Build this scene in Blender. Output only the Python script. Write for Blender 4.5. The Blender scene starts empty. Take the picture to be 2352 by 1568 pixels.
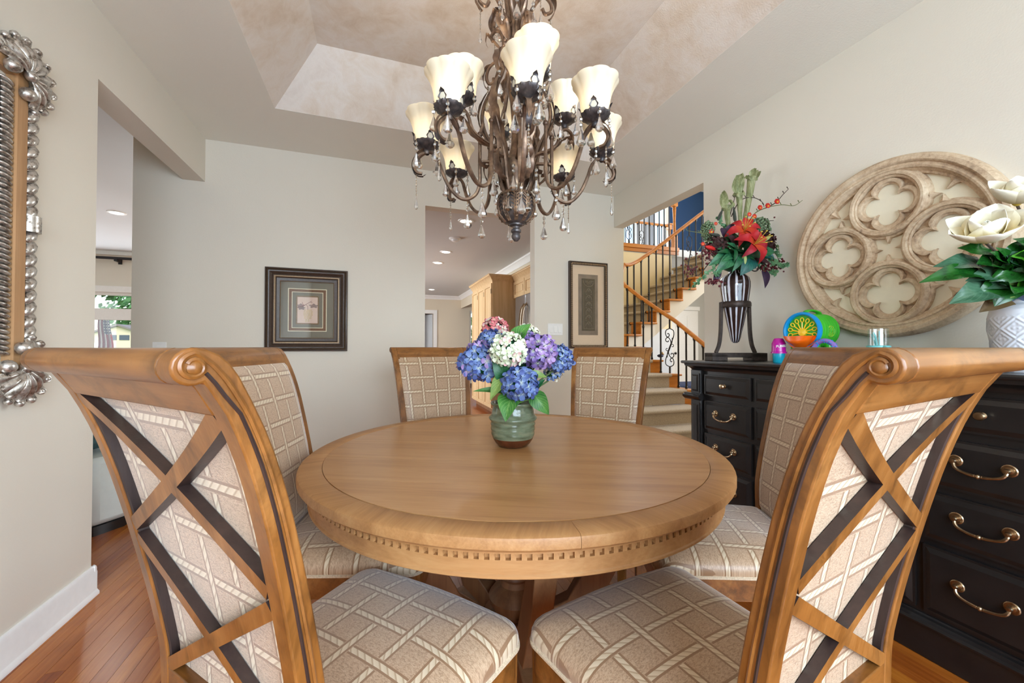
import bpy, math, random
from math import sin, cos, pi, radians, sqrt, atan2
from mathutils import Vector, Matrix, noise
random.seed(7)
SC = bpy.context.scene
COL = SC.collection
# ---------------------------------------------------------------- camera
cd = bpy.data.cameras.new('camera'); cam = bpy.data.objects.new('camera', cd); COL.objects.link(cam)
cam.location = (0, 0, 1.15); cam.rotation_euler = (radians(90.8), 0, radians(-18.8))
cd.sensor_width = 36; cd.lens = 14; cd.clip_start = .02; cd.clip_end = 300
SC.camera = cam
# ---------------------------------------------------------------- world, exposure
w = bpy.data.worlds.new('world'); SC.world = w; w.use_nodes = True
wn = w.node_tree.nodes; wl = w.node_tree.links
bgn = wn['Background']
sky = wn.new('ShaderNodeTexSky'); sky.sky_type = 'NISHITA'; sky.sun_disc = False
sky.sun_elevation = radians(48); sky.sun_rotation = radians(150); sky.air_density = 1.2; sky.dust_density = 2.0
wl.new(sky.outputs[0], bgn.inputs[0]); bgn.inputs[1].default_value = .42
SC.view_settings.view_transform = 'Standard'; SC.view_settings.look = 'None'
SC.view_settings.gamma = 1; SC.view_settings.use_curve_mapping = False
SC.view_settings.exposure = 0.6
try:
    SC.cycles.max_bounces = 10; SC.cycles.diffuse_bounces = 5; SC.cycles.transmission_bounces = 8
    SC.cycles.sample_clamp_indirect = 6; SC.cycles.caustics_refractive = False; SC.cycles.caustics_reflective = False
except Exception: pass
# ---------------------------------------------------------------- large lights: daylight at the windows, plus an added kitchen fill
def area(name, loc, rot, sx, sy, power, col):
    l = bpy.data.lights.new(name, 'AREA'); l.shape = 'RECTANGLE'; l.size = sx; l.size_y = sy
    l.energy = power; l.color = col
    o = bpy.data.objects.new(name, l); COL.objects.link(o); o.location = loc; o.rotation_euler = rot
    return o
DAY = (.86, .93, 1.0); WARM = (1.0, .86, .66)
area('rear_window_daylight', (.55, -1.90, 1.45), (radians(90), 0, 0), 2.7, 1.7, 150, (.70, .84, 1.0))
area('living_window_daylight', (-4.6, 8.3, 1.4), (radians(-90), 0, 0), 3.2, 1.9, 34, DAY)
area('living_side_daylight', (-6.9, 4.5, 1.5), (0, radians(-90), 0), 1.8, 3.5, 40, DAY)
area('foyer_window_daylight', (8.9, 4.2, 3.2), (0, radians(90), 0), 3.5, 2.8, 210, (.9, .95, 1))
area('stair_window_daylight', (5.5, 9.2, 4.2), (radians(-90), 0, 0), 3.0, 1.8, 90, DAY)
area('kitchen_added_fill', (-2.4, 8.6, 1.5), (0, radians(-90), 0), 1.6, 4.0, 190, DAY)  # added fill for the kitchen, behind an inner partition; no real window there
# ---------------------------------------------------------------- helpers
def S(r, g, b):
    f = lambda c: (c/255/12.92) if c/255 <= .04045 else ((c/255+.055)/1.055)**2.4
    return (f(r), f(g), f(b), 1.0)
class MB:
    def __init__(s): s.v = []; s.f = []; s.m = []; s.uv = {}
    def add(s, vs, fs, mi=0):
        o = len(s.v); s.v += [tuple(p) for p in vs]
        for f in fs: s.f.append(tuple(i+o for i in f)); s.m.append(mi)
        return o
    def box(s, x0, x1, y0, y1, z0, z1, mi=0):
        s.add([(x0,y0,z0),(x1,y0,z0),(x1,y1,z0),(x0,y1,z0),(x0,y0,z1),(x1,y0,z1),(x1,y1,z1),(x0,y1,z1)],
              [(3,2,1,0),(4,5,6,7),(0,1,5,4),(1,2,6,5),(2,3,7,6),(3,0,4,7)], mi)
    def obox(s, c, ax, ay, az, mi=0):
        c, ax, ay, az = map(Vector, (c, ax, ay, az)); vs = []
        for k in (-1, 1):
            for (i, j) in ((-1,-1),(1,-1),(1,1),(-1,1)): vs.append(c+ax*i+ay*j+az*k)
        s.add(vs, [(3,2,1,0),(4,5,6,7),(0,1,5,4),(1,2,6,5),(2,3,7,6),(3,0,4,7)], mi)
    def grid(s, fn, nu, nv, cu=False, cv=False, mi=0, uvf=None):
        vs = []; NU = nu if cu else nu+1; NV = nv if cv else nv+1
        for i in range(NU):
            for j in range(NV): vs.append(fn(i/nu, j/nv))
        o = len(s.v); fs = []
        for i in range(nu):
            for j in range(nv):
                a, b = (i+1) % NU if cu else i+1, (j+1) % NV if cv else j+1
                fs.append((i*NV+j, a*NV+j, a*NV+b, i*NV+b))
        s.add(vs, fs, mi)
        if uvf:
            k = 0
            for i in range(NU):
                for j in range(NV): s.uv[o+k] = uvf(i/nu, j/nv); k += 1
    def lathe(s, prof, n=24, c=(0,0,0), cap=True, mi=0, ripple=None, M=None):
        c = Vector(c); vs = []
        for (r, z) in prof:
            for k in range(n):
                a = 2*pi*k/n; rr = r*(ripple(a, z) if ripple else 1)
                p = Vector((rr*cos(a), rr*sin(a), z)); p = (M @ p) if M else p
                vs.append(c+p)
        fs = []
        for i in range(len(prof)-1):
            for k in range(n):
                b = (k+1) % n; fs.append((i*n+k, i*n+b, (i+1)*n+b, (i+1)*n+k))
        if cap:
            if prof[0][0] > 1e-5: fs.append(tuple(reversed(range(n))))
            if prof[-1][0] > 1e-5: fs.append(tuple(range((len(prof)-1)*n, len(prof)*n)))
        s.add(vs, fs, mi)
    def tube(s, path, r, n=8, closed=False, mi=0, flat=None, cap=True):
        P = [Vector(p) for p in path]; L = len(P); rs = r if isinstance(r, (list, tuple)) else [r]*L
        up = None; vs = []
        for i in range(L):
            a = P[(i-1) % L] if (closed or i > 0) else P[0]; b = P[(i+1) % L] if (closed or i < L-1) else P[-1]
            t = (b-a)
            t = t.normalized() if t.length > 1e-9 else Vector((0,0,1))
            if up is None:
                up = Vector((0,0,1)) if abs(t.z) < .9 else Vector((1,0,0))
            sd = t.cross(up)
            if sd.length < 1e-6: sd = t.orthogonal()
            sd.normalize(); up = sd.cross(t).normalized()
            for k in range(n):
                A = 2*pi*k/n+pi/n; e = flat or (1, 1)
                vs.append(P[i]+sd*(cos(A)*rs[i]*e[0])+up*(sin(A)*rs[i]*e[1]))
        fs = []
        for i in range(L if closed else L-1):
            j = (i+1) % L
            for k in range(n):
                b = (k+1) % n; fs.append((i*n+k, i*n+b, j*n+b, j*n+k))
        if not closed and cap: fs.append(tuple(reversed(range(n)))); fs.append(tuple(range((L-1)*n, L*n)))
        s.add(vs, fs, mi)
    def prism(s, poly, fn, mi=0, miside=None):
        # poly: 2D points, fn(pt, 0|1) -> 3D
        n = len(poly); vs = [fn(p, 0) for p in poly]+[fn(p, 1) for p in poly]
        s.add(vs, [tuple(reversed(range(n))), tuple(range(n, 2*n))], mi)
        o = len(s.v)-2*n
        for k in range(n):
            b = (k+1) % n; s.f.append((o+k, o+b, o+n+b, o+n+k)); s.m.append(mi if miside is None else miside)
    def ball(s, c, r, nu=10, nv=6, mi=0, sc=(1,1,1), M=None):
        c = Vector(c); vs = []
        for j in range(nv+1):
            th = pi*j/nv
            for i in range(nu):
                p = Vector((r*sin(th)*cos(2*pi*i/nu)*sc[0], r*sin(th)*sin(2*pi*i/nu)*sc[1], r*cos(th)*sc[2]))
                vs.append(c+((M @ p) if M else p))
        fs = []
        for j in range(nv):
            for i in range(nu):
                b = (i+1) % nu; fs.append((j*nu+i, (j+1)*nu+i, (j+1)*nu+b, j*nu+b))
        s.add(vs, fs, mi)
    def mesh(s, name, mats, angle=38, uv=False):
        me = bpy.data.meshes.new(name); me.from_pydata(s.v, [], s.f)
        if not isinstance(mats, (list, tuple)): mats = [mats]
        for m in mats: me.materials.append(m)
        if len(mats) > 1: me.polygons.foreach_set('material_index', s.m)
        if s.uv or uv:
            L = me.uv_layers.new(name='UVMap')
            for lp in me.loops: L.data[lp.index].uv = s.uv.get(lp.vertex_index, (0, 0))
        me.shade_smooth(); me.set_sharp_from_angle(angle=radians(angle))
        me.update(); return me
def link(name, me, parent=None, bevel=0, loc=None, rot=None):
    o = bpy.data.objects.new(name, me); COL.objects.link(o)
    if parent: o.parent = parent
    if loc is not None: o.location = loc
    if rot is not None: o.rotation_euler = rot
    if bevel:
        b = o.modifiers.new('bevel', 'BEVEL'); b.width = bevel; b.segments = 2; b.limit_method = 'ANGLE'; b.angle_limit = radians(40)
    return o
def ob(name, mb, mats, parent=None, bevel=0, angle=38, loc=None, rot=None):
    return link(name, mb.mesh(name, mats, angle), parent, bevel, loc, rot)
def bx(name, x0, x1, y0, y1, z0, z1, m, parent=None, bevel=0):
    b = MB(); b.box(x0, x1, y0, y1, z0, z1); return ob(name, b, m, parent, bevel)
def tag(o, label=None, cat=None, group=None, kind=None):
    if label: o['label'] = label
    if cat: o['category'] = cat
    if group: o['group'] = group
    if kind: o['kind'] = kind
    return o
def thing(name, label, cat, loc=(0,0,0), rz=0, group=None):
    o = bpy.data.objects.new(name, None); COL.objects.link(o); o.empty_display_size = .05
    o.location = loc; o.rotation_euler = (0, 0, rz); return tag(o, label, cat, group)
def struct(name, mb, m, label=None, parent=None):
    o = ob(name, mb, m, parent); o['kind'] = 'structure'
    if label: o['label'] = label
    return o
def dup(src, loc, rz, label=None, group=None):
    r = src.copy(); COL.objects.link(r); r.location = loc; r.rotation_euler = (0, 0, rz)
    if label: r['label'] = label
    if group: r['group'] = group
    for ch in list(src.children):
        c = ch.copy(); COL.objects.link(c); c.parent = r
        for g in list(ch.children):
            d = g.copy(); COL.objects.link(d); d.parent = c
    return r
def spline(pts, n):
    # Catmull-Rom through points
    P = [Vector(p) for p in pts]; P = [P[0]*2-P[1]]+P+[P[-1]*2-P[-2]]; out = []
    for i in range(1, len(P)-2):
        for k in range(n):
            t = k/n; a, b, c, d = P[i-1], P[i], P[i+1], P[i+2]
            out.append(.5*((2*b)+(c-a)*t+(2*a-5*b+4*c-d)*t*t+(3*b-a-3*c+d)*t**3))
    out.append(P[-2]); return out
def interp(tab, x):
    if x <= tab[0][0]: return tab[0][1]
    for (a, b), (c, d) in zip(tab, tab[1:]):
        if x <= c: return b+(d-b)*(x-a)/(c-a)
    return tab[-1][1]
def rotM(nrm, spin=0):
    n = Vector(nrm).normalized(); q = Vector((0,0,1)).rotation_difference(n).to_matrix()
    return q @ Matrix.Rotation(spin, 3, 'Z')
# ---------------------------------------------------------------- shader helpers
class NT:
    def __init__(s, name):
        s.mat = bpy.data.materials.new(name); s.mat.use_nodes = True; s.t = s.mat.node_tree
        s.b = s.t.nodes['Principled BSDF']; s.o = s.t.nodes['Material Output']
    def new(s, ty, **kw):
        n = s.t.nodes.new(ty)
        for k, v in kw.items(): setattr(n, k, v)
        return n
    def put(s, sock, v):
        if hasattr(v, 'is_linked') or isinstance(v, bpy.types.NodeSocket): s.t.links.new(v, sock)
        else: sock.default_value = v
    def m(s, op, a, b=None, c=None, clamp=False):
        n = s.new('ShaderNodeMath', operation=op); n.use_clamp = clamp; s.put(n.inputs[0], a)
        if b is not None: s.put(n.inputs[1], b)
        if c is not None: s.put(n.inputs[2], c)
        return n.outputs[0]
    def coord(s, kind='Object', scale=(1,1,1), rot=(0,0,0)):
        tc = s.new('ShaderNodeTexCoord'); mp = s.new('ShaderNodeMapping')
        s.t.links.new(tc.outputs[kind], mp.inputs[0]); mp.inputs['Scale'].default_value = scale; mp.inputs['Rotation'].default_value = rot
        return mp.outputs[0]
    def noise(s, vec, scale, detail=4, rough=.55, dist=0):
        n = s.new('ShaderNodeTexNoise'); s.t.links.new(vec, n.inputs['Vector']); n.inputs['Scale'].default_value = scale
        n.inputs['Detail'].default_value = detail; n.inputs['Roughness'].default_value = rough; n.inputs['Distortion'].default_value = dist
        return n.outputs[0]
    def ramp(s, fac, stops):
        n = s.new('ShaderNodeValToRGB'); s.put(n.inputs[0], fac); e = n.color_ramp.elements
        while len(e) < len(stops): e.new(.5)
        for el, (p, c) in zip(e, stops): el.position = p; el.color = c
        return n.outputs[0]
    def mix(s, fac, a, b, mode='MIX'):
        n = s.new('ShaderNodeMix', data_type='RGBA', blend_type=mode)
        s.put(n.inputs[0], fac); s.put(n.inputs[6], a); s.put(n.inputs[7], b); return n.outputs[2]
    def bump(s, h, strength=.2, dist=.01):
        n = s.new('ShaderNodeBump'); s.put(n.inputs['Height'], h); n.inputs['Strength'].default_value = strength
        n.inputs['Distance'].default_value = dist; s.t.links.new(n.outputs[0], s.b.inputs['Normal'])
    def set(s, col=None, rough=None, metal=None, **kw):
        if col is not None: s.put(s.b.inputs['Base Color'], col)
        if rough is not None: s.put(s.b.inputs['Roughness'], rough)
        if metal is not None: s.put(s.b.inputs['Metallic'], metal)
        for k, v in kw.items(): s.put(s.b.inputs[k.replace('_', ' ')], v)
        return s.mat
def flat(name, col, rough=.5, metal=0, var=.08, scale=30, bump=0, **kw):
    n = NT(name); v = n.coord(); f = n.noise(v, scale, 3)
    d = tuple(max(0, c*(1-var)) for c in col[:3])+(1,); l = tuple(min(1, c*(1+var)) for c in col[:3])+(1,)
    c = n.ramp(f, [(.3, d), (.7, l)])
    if bump: n.bump(f, bump, .004)
    return n.set(c, rough, metal, **kw)
def wood(name, dark, mid, light, axis='X', rough=.35, scale=1, grain=.35, bump=.08, rnd=False, blotch=.5, mott=0):
    n = NT(name); st = {'X': (.06,1,1), 'Y': (1,.06,1), 'Z': (1,1,.06)}[axis]
    v = n.coord('Object', tuple(a*scale for a in st))
    if rnd:
        oi = n.new('ShaderNodeObjectInfo'); va = n.new('ShaderNodeVectorMath', operation='ADD')
        sc = n.new('ShaderNodeVectorMath', operation='SCALE'); n.t.links.new(oi.outputs['Random'], sc.inputs[0]) if False else None
        cx = n.new('ShaderNodeCombineXYZ'); r = n.m('MULTIPLY', oi.outputs['Random'], 37.0)
        for k in range(3): n.put(cx.inputs[k], r)
        n.t.links.new(v, va.inputs[0]); n.t.links.new(cx.outputs[0], va.inputs[1]); v = va.outputs[0]
    f = n.noise(v, 22, 5, .6, .6); g = n.noise(v, 190, 2, .6)
    b = n.noise(n.coord('Object'), 5, 3)
    mixf = n.m('ADD', n.m('MULTIPLY', f, 1-grain*.5), n.m('MULTIPLY', g, grain*.5))
    mixf = n.m('ADD', n.m('MULTIPLY', mixf, 1-blotch*.4), n.m('MULTIPLY', b, blotch*.4))
    c = n.ramp(mixf, [(.28, dark), (.5, mid), (.72, light)])
    if rnd:
        hs = n.new('ShaderNodeHueSaturation'); n.t.links.new(c, hs.inputs['Color'])
        n.put(hs.inputs['Value'], n.m('ADD', n.m('MULTIPLY', oi.outputs['Random'], .42), .78))
        n.put(hs.inputs['Hue'], n.m('ADD', n.m('MULTIPLY', oi.outputs['Random'], .012), .494)); c = hs.outputs[0]
    if mott:
        q = n.noise(n.coord('Object', tuple(.5*a+.5 for a in st)), 13, 5, .7, .4); c = n.mix(n.m('MULTIPLY', n.m('SUBTRACT', .5, q, clamp=True), mott), c, tuple(x*.3 for x in dark[:3])+(1,))
    if bump: n.bump(g, bump, .003)
    return n.set(c, rough)
M = {}
# paint with orange peel
def paint(name, col, bump=.12, rough=.6, var=.03):
    n = NT(name); v = n.coord(); f = n.noise(v, 130, 2); q = n.noise(v, 1.3, 3)
    c = n.ramp(q, [(.3, tuple(x*(1-var) for x in col[:3])+(1,)), (.7, col)])
    n.bump(f, bump, .004); return n.set(c, rough)
M['wall'] = paint('wall_paint', S(226, 218, 203))
M['ceil'] = paint('ceiling_paint', S(238, 234, 223), .25)
M['white'] = flat('white_trim', S(240, 238, 234), .35, var=.02)
M['yellow'] = paint('yellow_paint', S(236, 216, 172))
M['beige'] = paint('beige_paint', S(226, 212, 188))
M['cool'] = paint('cool_paint', S(222, 224, 226))
M['grey'] = paint('grey_paint', S(190, 188, 182))
M['blue'] = paint('blue_paint', S(20, 66, 116))
def faux():
    n = NT('faux_plaster'); v = n.coord(); a = n.noise(v, 2.6, 6, .62, .5); b = n.noise(v, 9, 6, .7, .8); p = n.noise(v, 140, 2)
    f = n.m('ADD', n.m('MULTIPLY', a, .62), n.m('MULTIPLY', b, .38))
    c = n.ramp(f, [(.34, S(208, 188, 166)), (.47, S(222, 208, 192)), (.58, S(230, 221, 211)), (.72, S(218, 206, 194))])
    n.bump(p, .3, .004); return n.set(c, .65)
M['faux'] = faux()
M['chair'] = wood('honey_wood', S(76, 42, 14), S(136, 86, 38), S(172, 120, 66), 'Z', .3, 1, .3, .05, blotch=.9, mott=3.2)
M['chairx'] = wood('honey_wood_rail', S(76, 42, 14), S(136, 86, 38), S(172, 120, 66), 'X', .3, 1, .3, .05, blotch=.9, mott=3.2)
M['dark'] = wood('dark_glaze', S(34, 24, 24), S(50, 37, 34), S(68, 50, 44), 'Z', .4)
M['table'] = wood('table_oak', S(144, 98, 56), S(176, 128, 80), S(192, 146, 98), 'X', .3, .9, .5, .06, blotch=.35)
M['tablev'] = wood('table_oak_turned', S(138, 92, 50), S(170, 122, 74), S(190, 146, 96), 'X', .5, .8, .5, .12, blotch=.35)
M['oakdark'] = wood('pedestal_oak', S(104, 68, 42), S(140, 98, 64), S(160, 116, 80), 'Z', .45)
M['plank'] = wood('floor_plank', S(120, 56, 14), S(160, 86, 28), S(188, 114, 46), 'Y', .26, .8, .5, .04, rnd=True)
M['gap'] = flat('floor_gap', S(96, 52, 22), .6)
M['stair'] = wood('stair_oak', S(160, 92, 24), S(190, 118, 40), S(208, 140, 62), 'X', .3)
M['maple'] = wood('maple', S(196, 160, 112), S(212, 178, 132), S(224, 194, 150), 'Z', .4, blotch=.2)
M['black'] = flat('black_paint', S(30, 27, 26), .28, var=.2, scale=14)
M['iron'] = flat('wrought_iron', S(38, 34, 34), .45, .4)
M['brass'] = flat('antique_brass', S(168, 144, 114), .28, 1, var=.2, scale=60)
M['steel'] = flat('stainless', S(190, 194, 200), .22, 1, var=.04)
M['bronze'] = (lambda n: (n.bump(n.noise(n.coord(), 60, 3), .2, .003), n.set(n.ramp(n.noise(n.coord(), 22, 4), [(.35, S(86, 66, 54)), (.55, S(130, 104, 84)), (.72, S(178, 148, 118))]), .36, .5))[1])(NT('aged_bronze'))
M['darkbronze'] = (lambda n: n.set(n.ramp(n.noise(n.coord(), 40, 4), [(.35, S(58, 54, 56)), (.6, S(92, 84, 82)), (.8, S(140, 118, 98))]), .4, .45))(NT('dark_bronze'))
def silver():
    n = NT('distressed_silver'); v = n.coord(); f = n.noise(v, 55, 5, .65); q = n.noise(v, 24, 3)
    c = n.ramp(f, [(.30, S(30, 26, 24)), (.37, S(120, 106, 92)), (.5, S(196, 190, 182)), (.75, S(222, 218, 212))])
    n.bump(f, .25, .004); return n.set(c, .3, n.ramp(f, [(.3, (0,0,0,1)), (.42, (.8,.8,.8,1))]))
M['silver'] = silver()
M['tan'] = wood('tan_wood', S(150, 110, 72), S(176, 134, 92), S(196, 154, 112), 'Z', .4)
M['mirror'] = flat('mirror_glass', S(235, 238, 240), .02, 1, var=0)
def glass(name, col=(1,1,1,1), rough=0, ior=1.45):
    n = NT(name); n.b.inputs['Transmission Weight'].default_value = 1; return n.set(col, rough, IOR=ior)
M['crystal'] = glass('crystal', (1,1,1,1), .0, 1.5)
def cryst():
    n = NT('cut_crystal'); n.b.inputs['Transmission Weight'].default_value = 1; n.set((1, 1, 1, 1), .02, IOR=1.5)
    tr = n.new('ShaderNodeBsdfTransparent'); gl = n.new('ShaderNodeBsdfGlossy'); gl.inputs['Roughness'].default_value = .12; mx = n.new('ShaderNodeMixShader'); m2 = n.new('ShaderNodeMixShader'); mx.inputs[0].default_value = .35; m2.inputs[0].default_value = .3
    n.t.links.new(n.b.outputs[0], mx.inputs[1]); n.t.links.new(tr.outputs[0], mx.inputs[2]); n.t.links.new(mx.outputs[0], m2.inputs[1]); n.t.links.new(gl.outputs[0], m2.inputs[2]); n.t.links.new(m2.outputs[0], n.o.inputs[0]); return n.mat
M['crystal'] = cryst()
def thin(name, col, alpha):
    n = NT(name); tr = n.new('ShaderNodeBsdfTransparent'); gl = n.new('ShaderNodeBsdfGlossy'); gl.inputs['Roughness'].default_value = .03
    tr.inputs[0].default_value = col; mx = n.new('ShaderNodeMixShader'); mx.inputs[0].default_value = alpha
    n.t.links.new(tr.outputs[0], mx.inputs[1]); n.t.links.new(gl.outputs[0], mx.inputs[2]); n.t.links.new(mx.outputs[0], n.o.inputs[0]); return n.mat
M['pane'] = thin('window_glass', (.97, .99, 1, 1), .06)
M['cover'] = thin('picture_glass', (1, 1, 1, 1), .05)
def shade():
    n = NT('frosted_shade'); tr = n.new('ShaderNodeBsdfTranslucent'); tr.inputs[0].default_value = (.22, .19, .135, 1)
    n.set(S(248, 238, 214), .3); mx = n.new('ShaderNodeMixShader'); mx.inputs[0].default_value = .35
    n.t.links.new(n.b.outputs[0], mx.inputs[1]); n.t.links.new(tr.outputs[0], mx.inputs[2]); n.t.links.new(mx.outputs[0], n.o.inputs[0]); return n.mat
M['shade'] = shade()
def emit(name, col, st):
    n = NT(name); n.b.inputs['Emission Color'].default_value = col; n.b.inputs['Emission Strength'].default_value = st; return n.set(col, .4)
M['bulb'] = emit('bulb', (1, .88, .7, 1), 5)
M['lens'] = emit('downlight_lens', (1, .95, .86, 1), 9)
def fabric():
    n = NT('woven_fabric'); tc = n.new('ShaderNodeTexCoord'); sp = n.new('ShaderNodeSeparateXYZ'); n.t.links.new(tc.outputs['UV'], sp.inputs[0])
    K = 1/.088
    u = n.m('MULTIPLY', sp.outputs[0], K); v = n.m('MULTIPLY', sp.outputs[1], K)
    fu = n.m('SUBTRACT', n.m('FRACT', u), .5); fv = n.m('SUBTRACT', n.m('FRACT', v), .5)
    au = n.m('ABSOLUTE', fu); av = n.m('ABSOLUTE', fv)
    par = n.m('MODULO', n.m('ABSOLUTE', n.m('ADD', n.m('FLOOR', u), n.m('FLOOR', v))), 2)   # 0 / 1
    W, B = .068, .125
    def lt(a, b): return n.m('LESS_THAN', a, b)
    vr = lt(au, W); vb = lt(au, B); hr = lt(av, W); hb = lt(av, B)
    inv = n.m('SUBTRACT', 1, par); G = .15
    nh = n.m('SUBTRACT', 1, n.m('MULTIPLY', inv, lt(av, G)))      # vertical strip hidden where horizontal passes over
    nv = n.m('SUBTRACT', 1, n.m('MULTIPLY', par, lt(au, G)))
    V = n.m('MULTIPLY', vr, nh); VB = n.m('MULTIPLY', vb, nh); H = n.m('MULTIPLY', hr, nv); HB = n.m('MULTIPLY', hb, nv)
    st1 = n.m('FRACT', n.m('MULTIPLY', n.m('ADD', n.m('MULTIPLY', u, 1.3), v), 4.2))
    st2 = n.m('FRACT', n.m('MULTIPLY', n.m('ADD', n.m('MULTIPLY', v, 1.3), u), 4.2))
    uvv = tc.outputs['UV']
    mp = n.new('ShaderNodeMapping'); n.t.links.new(uvv, mp.inputs[0]); mp.inputs['Scale'].default_value = (1, 2.6, 1)
    sq = n.noise(mp.outputs[0], 150, 2, .5, 1.6)
    ground = n.ramp(sq, [(.40, S(158, 128, 100)), (.5, S(184, 153, 122)), (.62, S(192, 163, 134))])
    border = S(146, 112, 82)
    rope1 = n.ramp(st1, [(0, S(172, 144, 112)), (.2, S(216, 197, 168)), (.8, S(206, 186, 156)), (1, S(168, 140, 108))])
    rope2 = n.ramp(st2, [(0, S(172, 144, 112)), (.2, S(216, 197, 168)), (.8, S(206, 186, 156)), (1, S(168, 140, 108))])
    c = n.mix(VB, ground, border); c = n.mix(HB, c, border); c = n.mix(V, c, rope1); c = n.mix(H, c, rope2)
    h = n.m('ADD', n.m('MULTIPLY', n.m('MAXIMUM', V, H), .8), n.m('MULTIPLY', sq, .3)); n.bump(h, .25, .003)
    n.b.inputs['Sheen Weight'].default_value = .55; n.b.inputs['Sheen Roughness'].default_value = .4
    return n.set(c, .42)
M['fabric'] = fabric()
M['piping'] = flat('piping_cord', S(206, 186, 158), .6, scale=200, var=.2)
M['leather'] = flat('white_leather', S(222, 230, 226), .4, var=.02)
M['teal'] = flat('teal_fabric', S(60, 92, 98), .8, var=.3, scale=60)
M['carpet'] = flat('stair_carpet', S(176, 162, 146), .95, var=.16, scale=90, bump=.6)
M['ocre'] = flat('mat_paper', S(226, 200, 172), .7, var=.02)
print('part1')
# ================================================================ STRUCTURE
XL, XR, YB, ZC = -1.245, 2.37, 3.62, 2.74
b = MB(); b.box(-8.2, 9.3, -2.0, 14.5, -.12, -.004); struct('floor', b, M['gap'])
floor = bpy.data.objects['floor']
# floor boards of the room, each its own piece
PW = .0572; x = -2.3; pm = {}; nb = 0; k = 0
while x < 2.36:
    inroom = x > XL-.16
    y0, y1 = (-1.75, 3.72) if inroom else (1.6, 4.6)
    vis = (x < -.15) or (x > 1.25)
    y = y0
    off = random.uniform(.2, 1.4); first = True
    if vis:
        while y < y1-.05:
            L = off if first else random.uniform(1.1, 2.0); first = False
            e = min(y+L, y1)
            if y1-e < .3: e = y1
            bb = MB(); bb.box(-PW/2+.0005, PW/2-.0005, -(e-y)/2+.0005, (e-y)/2-.0005, -.003, 0)
            o = link('plank', bb.mesh('plank', M['plank']), floor, loc=(x+PW/2, (y+e)/2, 0)); nb += 1; y = e
    x += PW
bb = MB(); x = -.15
k0 = int((-.15+2.3)/PW)
for i in range(k0-1, int((1.25+2.3)/PW)+2):
    xx = -2.3+PW*i
    if xx < -.15 or xx > 1.25: continue
    y = -1.75
    while y < 3.7:
        e = min(3.72, y+random.uniform(1, 2)); bb.box(xx+.0005, xx+PW-.0005, y+.0005, e-.0005, -.003, 0); y = e
tag(ob('planks_under_table', bb, M['plank'], floor), kind='stuff')
bb = MB()
for i in range(70):
    xx = -1.5+PW*i
    bb.box(xx+.0005, xx+PW-.0005, 3.73, 12.3, -.003, 0)
for i in range(60):
    xx = -6.0+PW*i
    bb.box(xx+.0005, xx+PW-.0005, 4.6 if xx > -2.35 else 1.0, 8.3, -.003, 0)
tag(ob('planks_of_far_rooms', bb, M['plank'], floor), kind='stuff')
b = MB(); b.box(2.5, 9.1, -.9, 9.4, -.004, .006); tag(ob('carpet', b, M['carpet'], floor))
def wall(name, boxes, m, label=None):
    b = MB()
    for q in boxes: b.box(*q)
    return struct(name, b, m, label)
wl_ = wall('wall_left', [(XL-.14, XL, -1.8, 2.385, 0, ZC), (XL-.14, XL, 2.385, YB, 2.412, ZC)], M['wall'])
wall('wall_back', [(-1.685, .41, YB, YB+.12, 0, ZC), (.41, 1.467, YB, YB+.12, 2.42, ZC), (1.467, 2.486, YB, YB+.12, 0, ZC)], M['wall'])
wall('wall_right', [(XR, XR+.116, -1.8, 2.403, 0, ZC), (XR, XR+.116, 2.403, YB, 2.412, ZC)], M['wall'])
wall('wall_rear', [(XL, -.8, -1.8, -1.68, 0, ZC), (1.9, XR, -1.8, -1.68, 0, ZC), (-.8, 1.9, -1.8, -1.68, 0, .6), (-.8, 1.9, -1.8, -1.68, 2.3, ZC)], M['wall'])
# ceiling with the tray
def quadmesh(qs):
    b = MB()
    for q in qs: b.add(q, [(0, 1, 2, 3)])
    return b
tx0, tx1, ty0, ty1 = -.648, 1.766, -.04, 3.0
ix0, ix1, iy0, iy1, iz = -.36, 1.487, .24, 2.73, 3.05
b = MB()
X0, X1, Y0, Y1 = XL-.14, XR+.116, -1.8, YB+.12
b.box(X0, tx0, Y0, Y1, ZC, ZC+.02); b.box(tx1, X1, Y0, Y1, ZC, ZC+.02); b.box(tx0, tx1, Y0, ty0, ZC, ZC+.02); b.box(tx0, tx1, ty1, Y1, ZC, ZC+.02)
struct('ceiling', b, M['ceil'])
o_ = [(tx0,ty0,ZC+.001), (tx1,ty0,ZC+.001), (tx1,ty1,ZC+.001), (tx0,ty1,ZC+.001)]; i_ = [(ix0,iy0,iz), (ix1,iy0,iz), (ix1,iy1,iz), (ix0,iy1,iz)]
b = quadmesh([(o_[k], o_[(k+1) % 4], i_[(k+1) % 4], i_[k]) for k in range(4)]+[tuple(i_)])
struct('ceiling_tray', b, M['faux'])
b = MB(); b.box(-8.2, 2.5, -1.9, 12.6, 3.12, 3.2); struct('roof', b, M['ceil'])  # unseen slab added over the ceilings to block sky light
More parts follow.
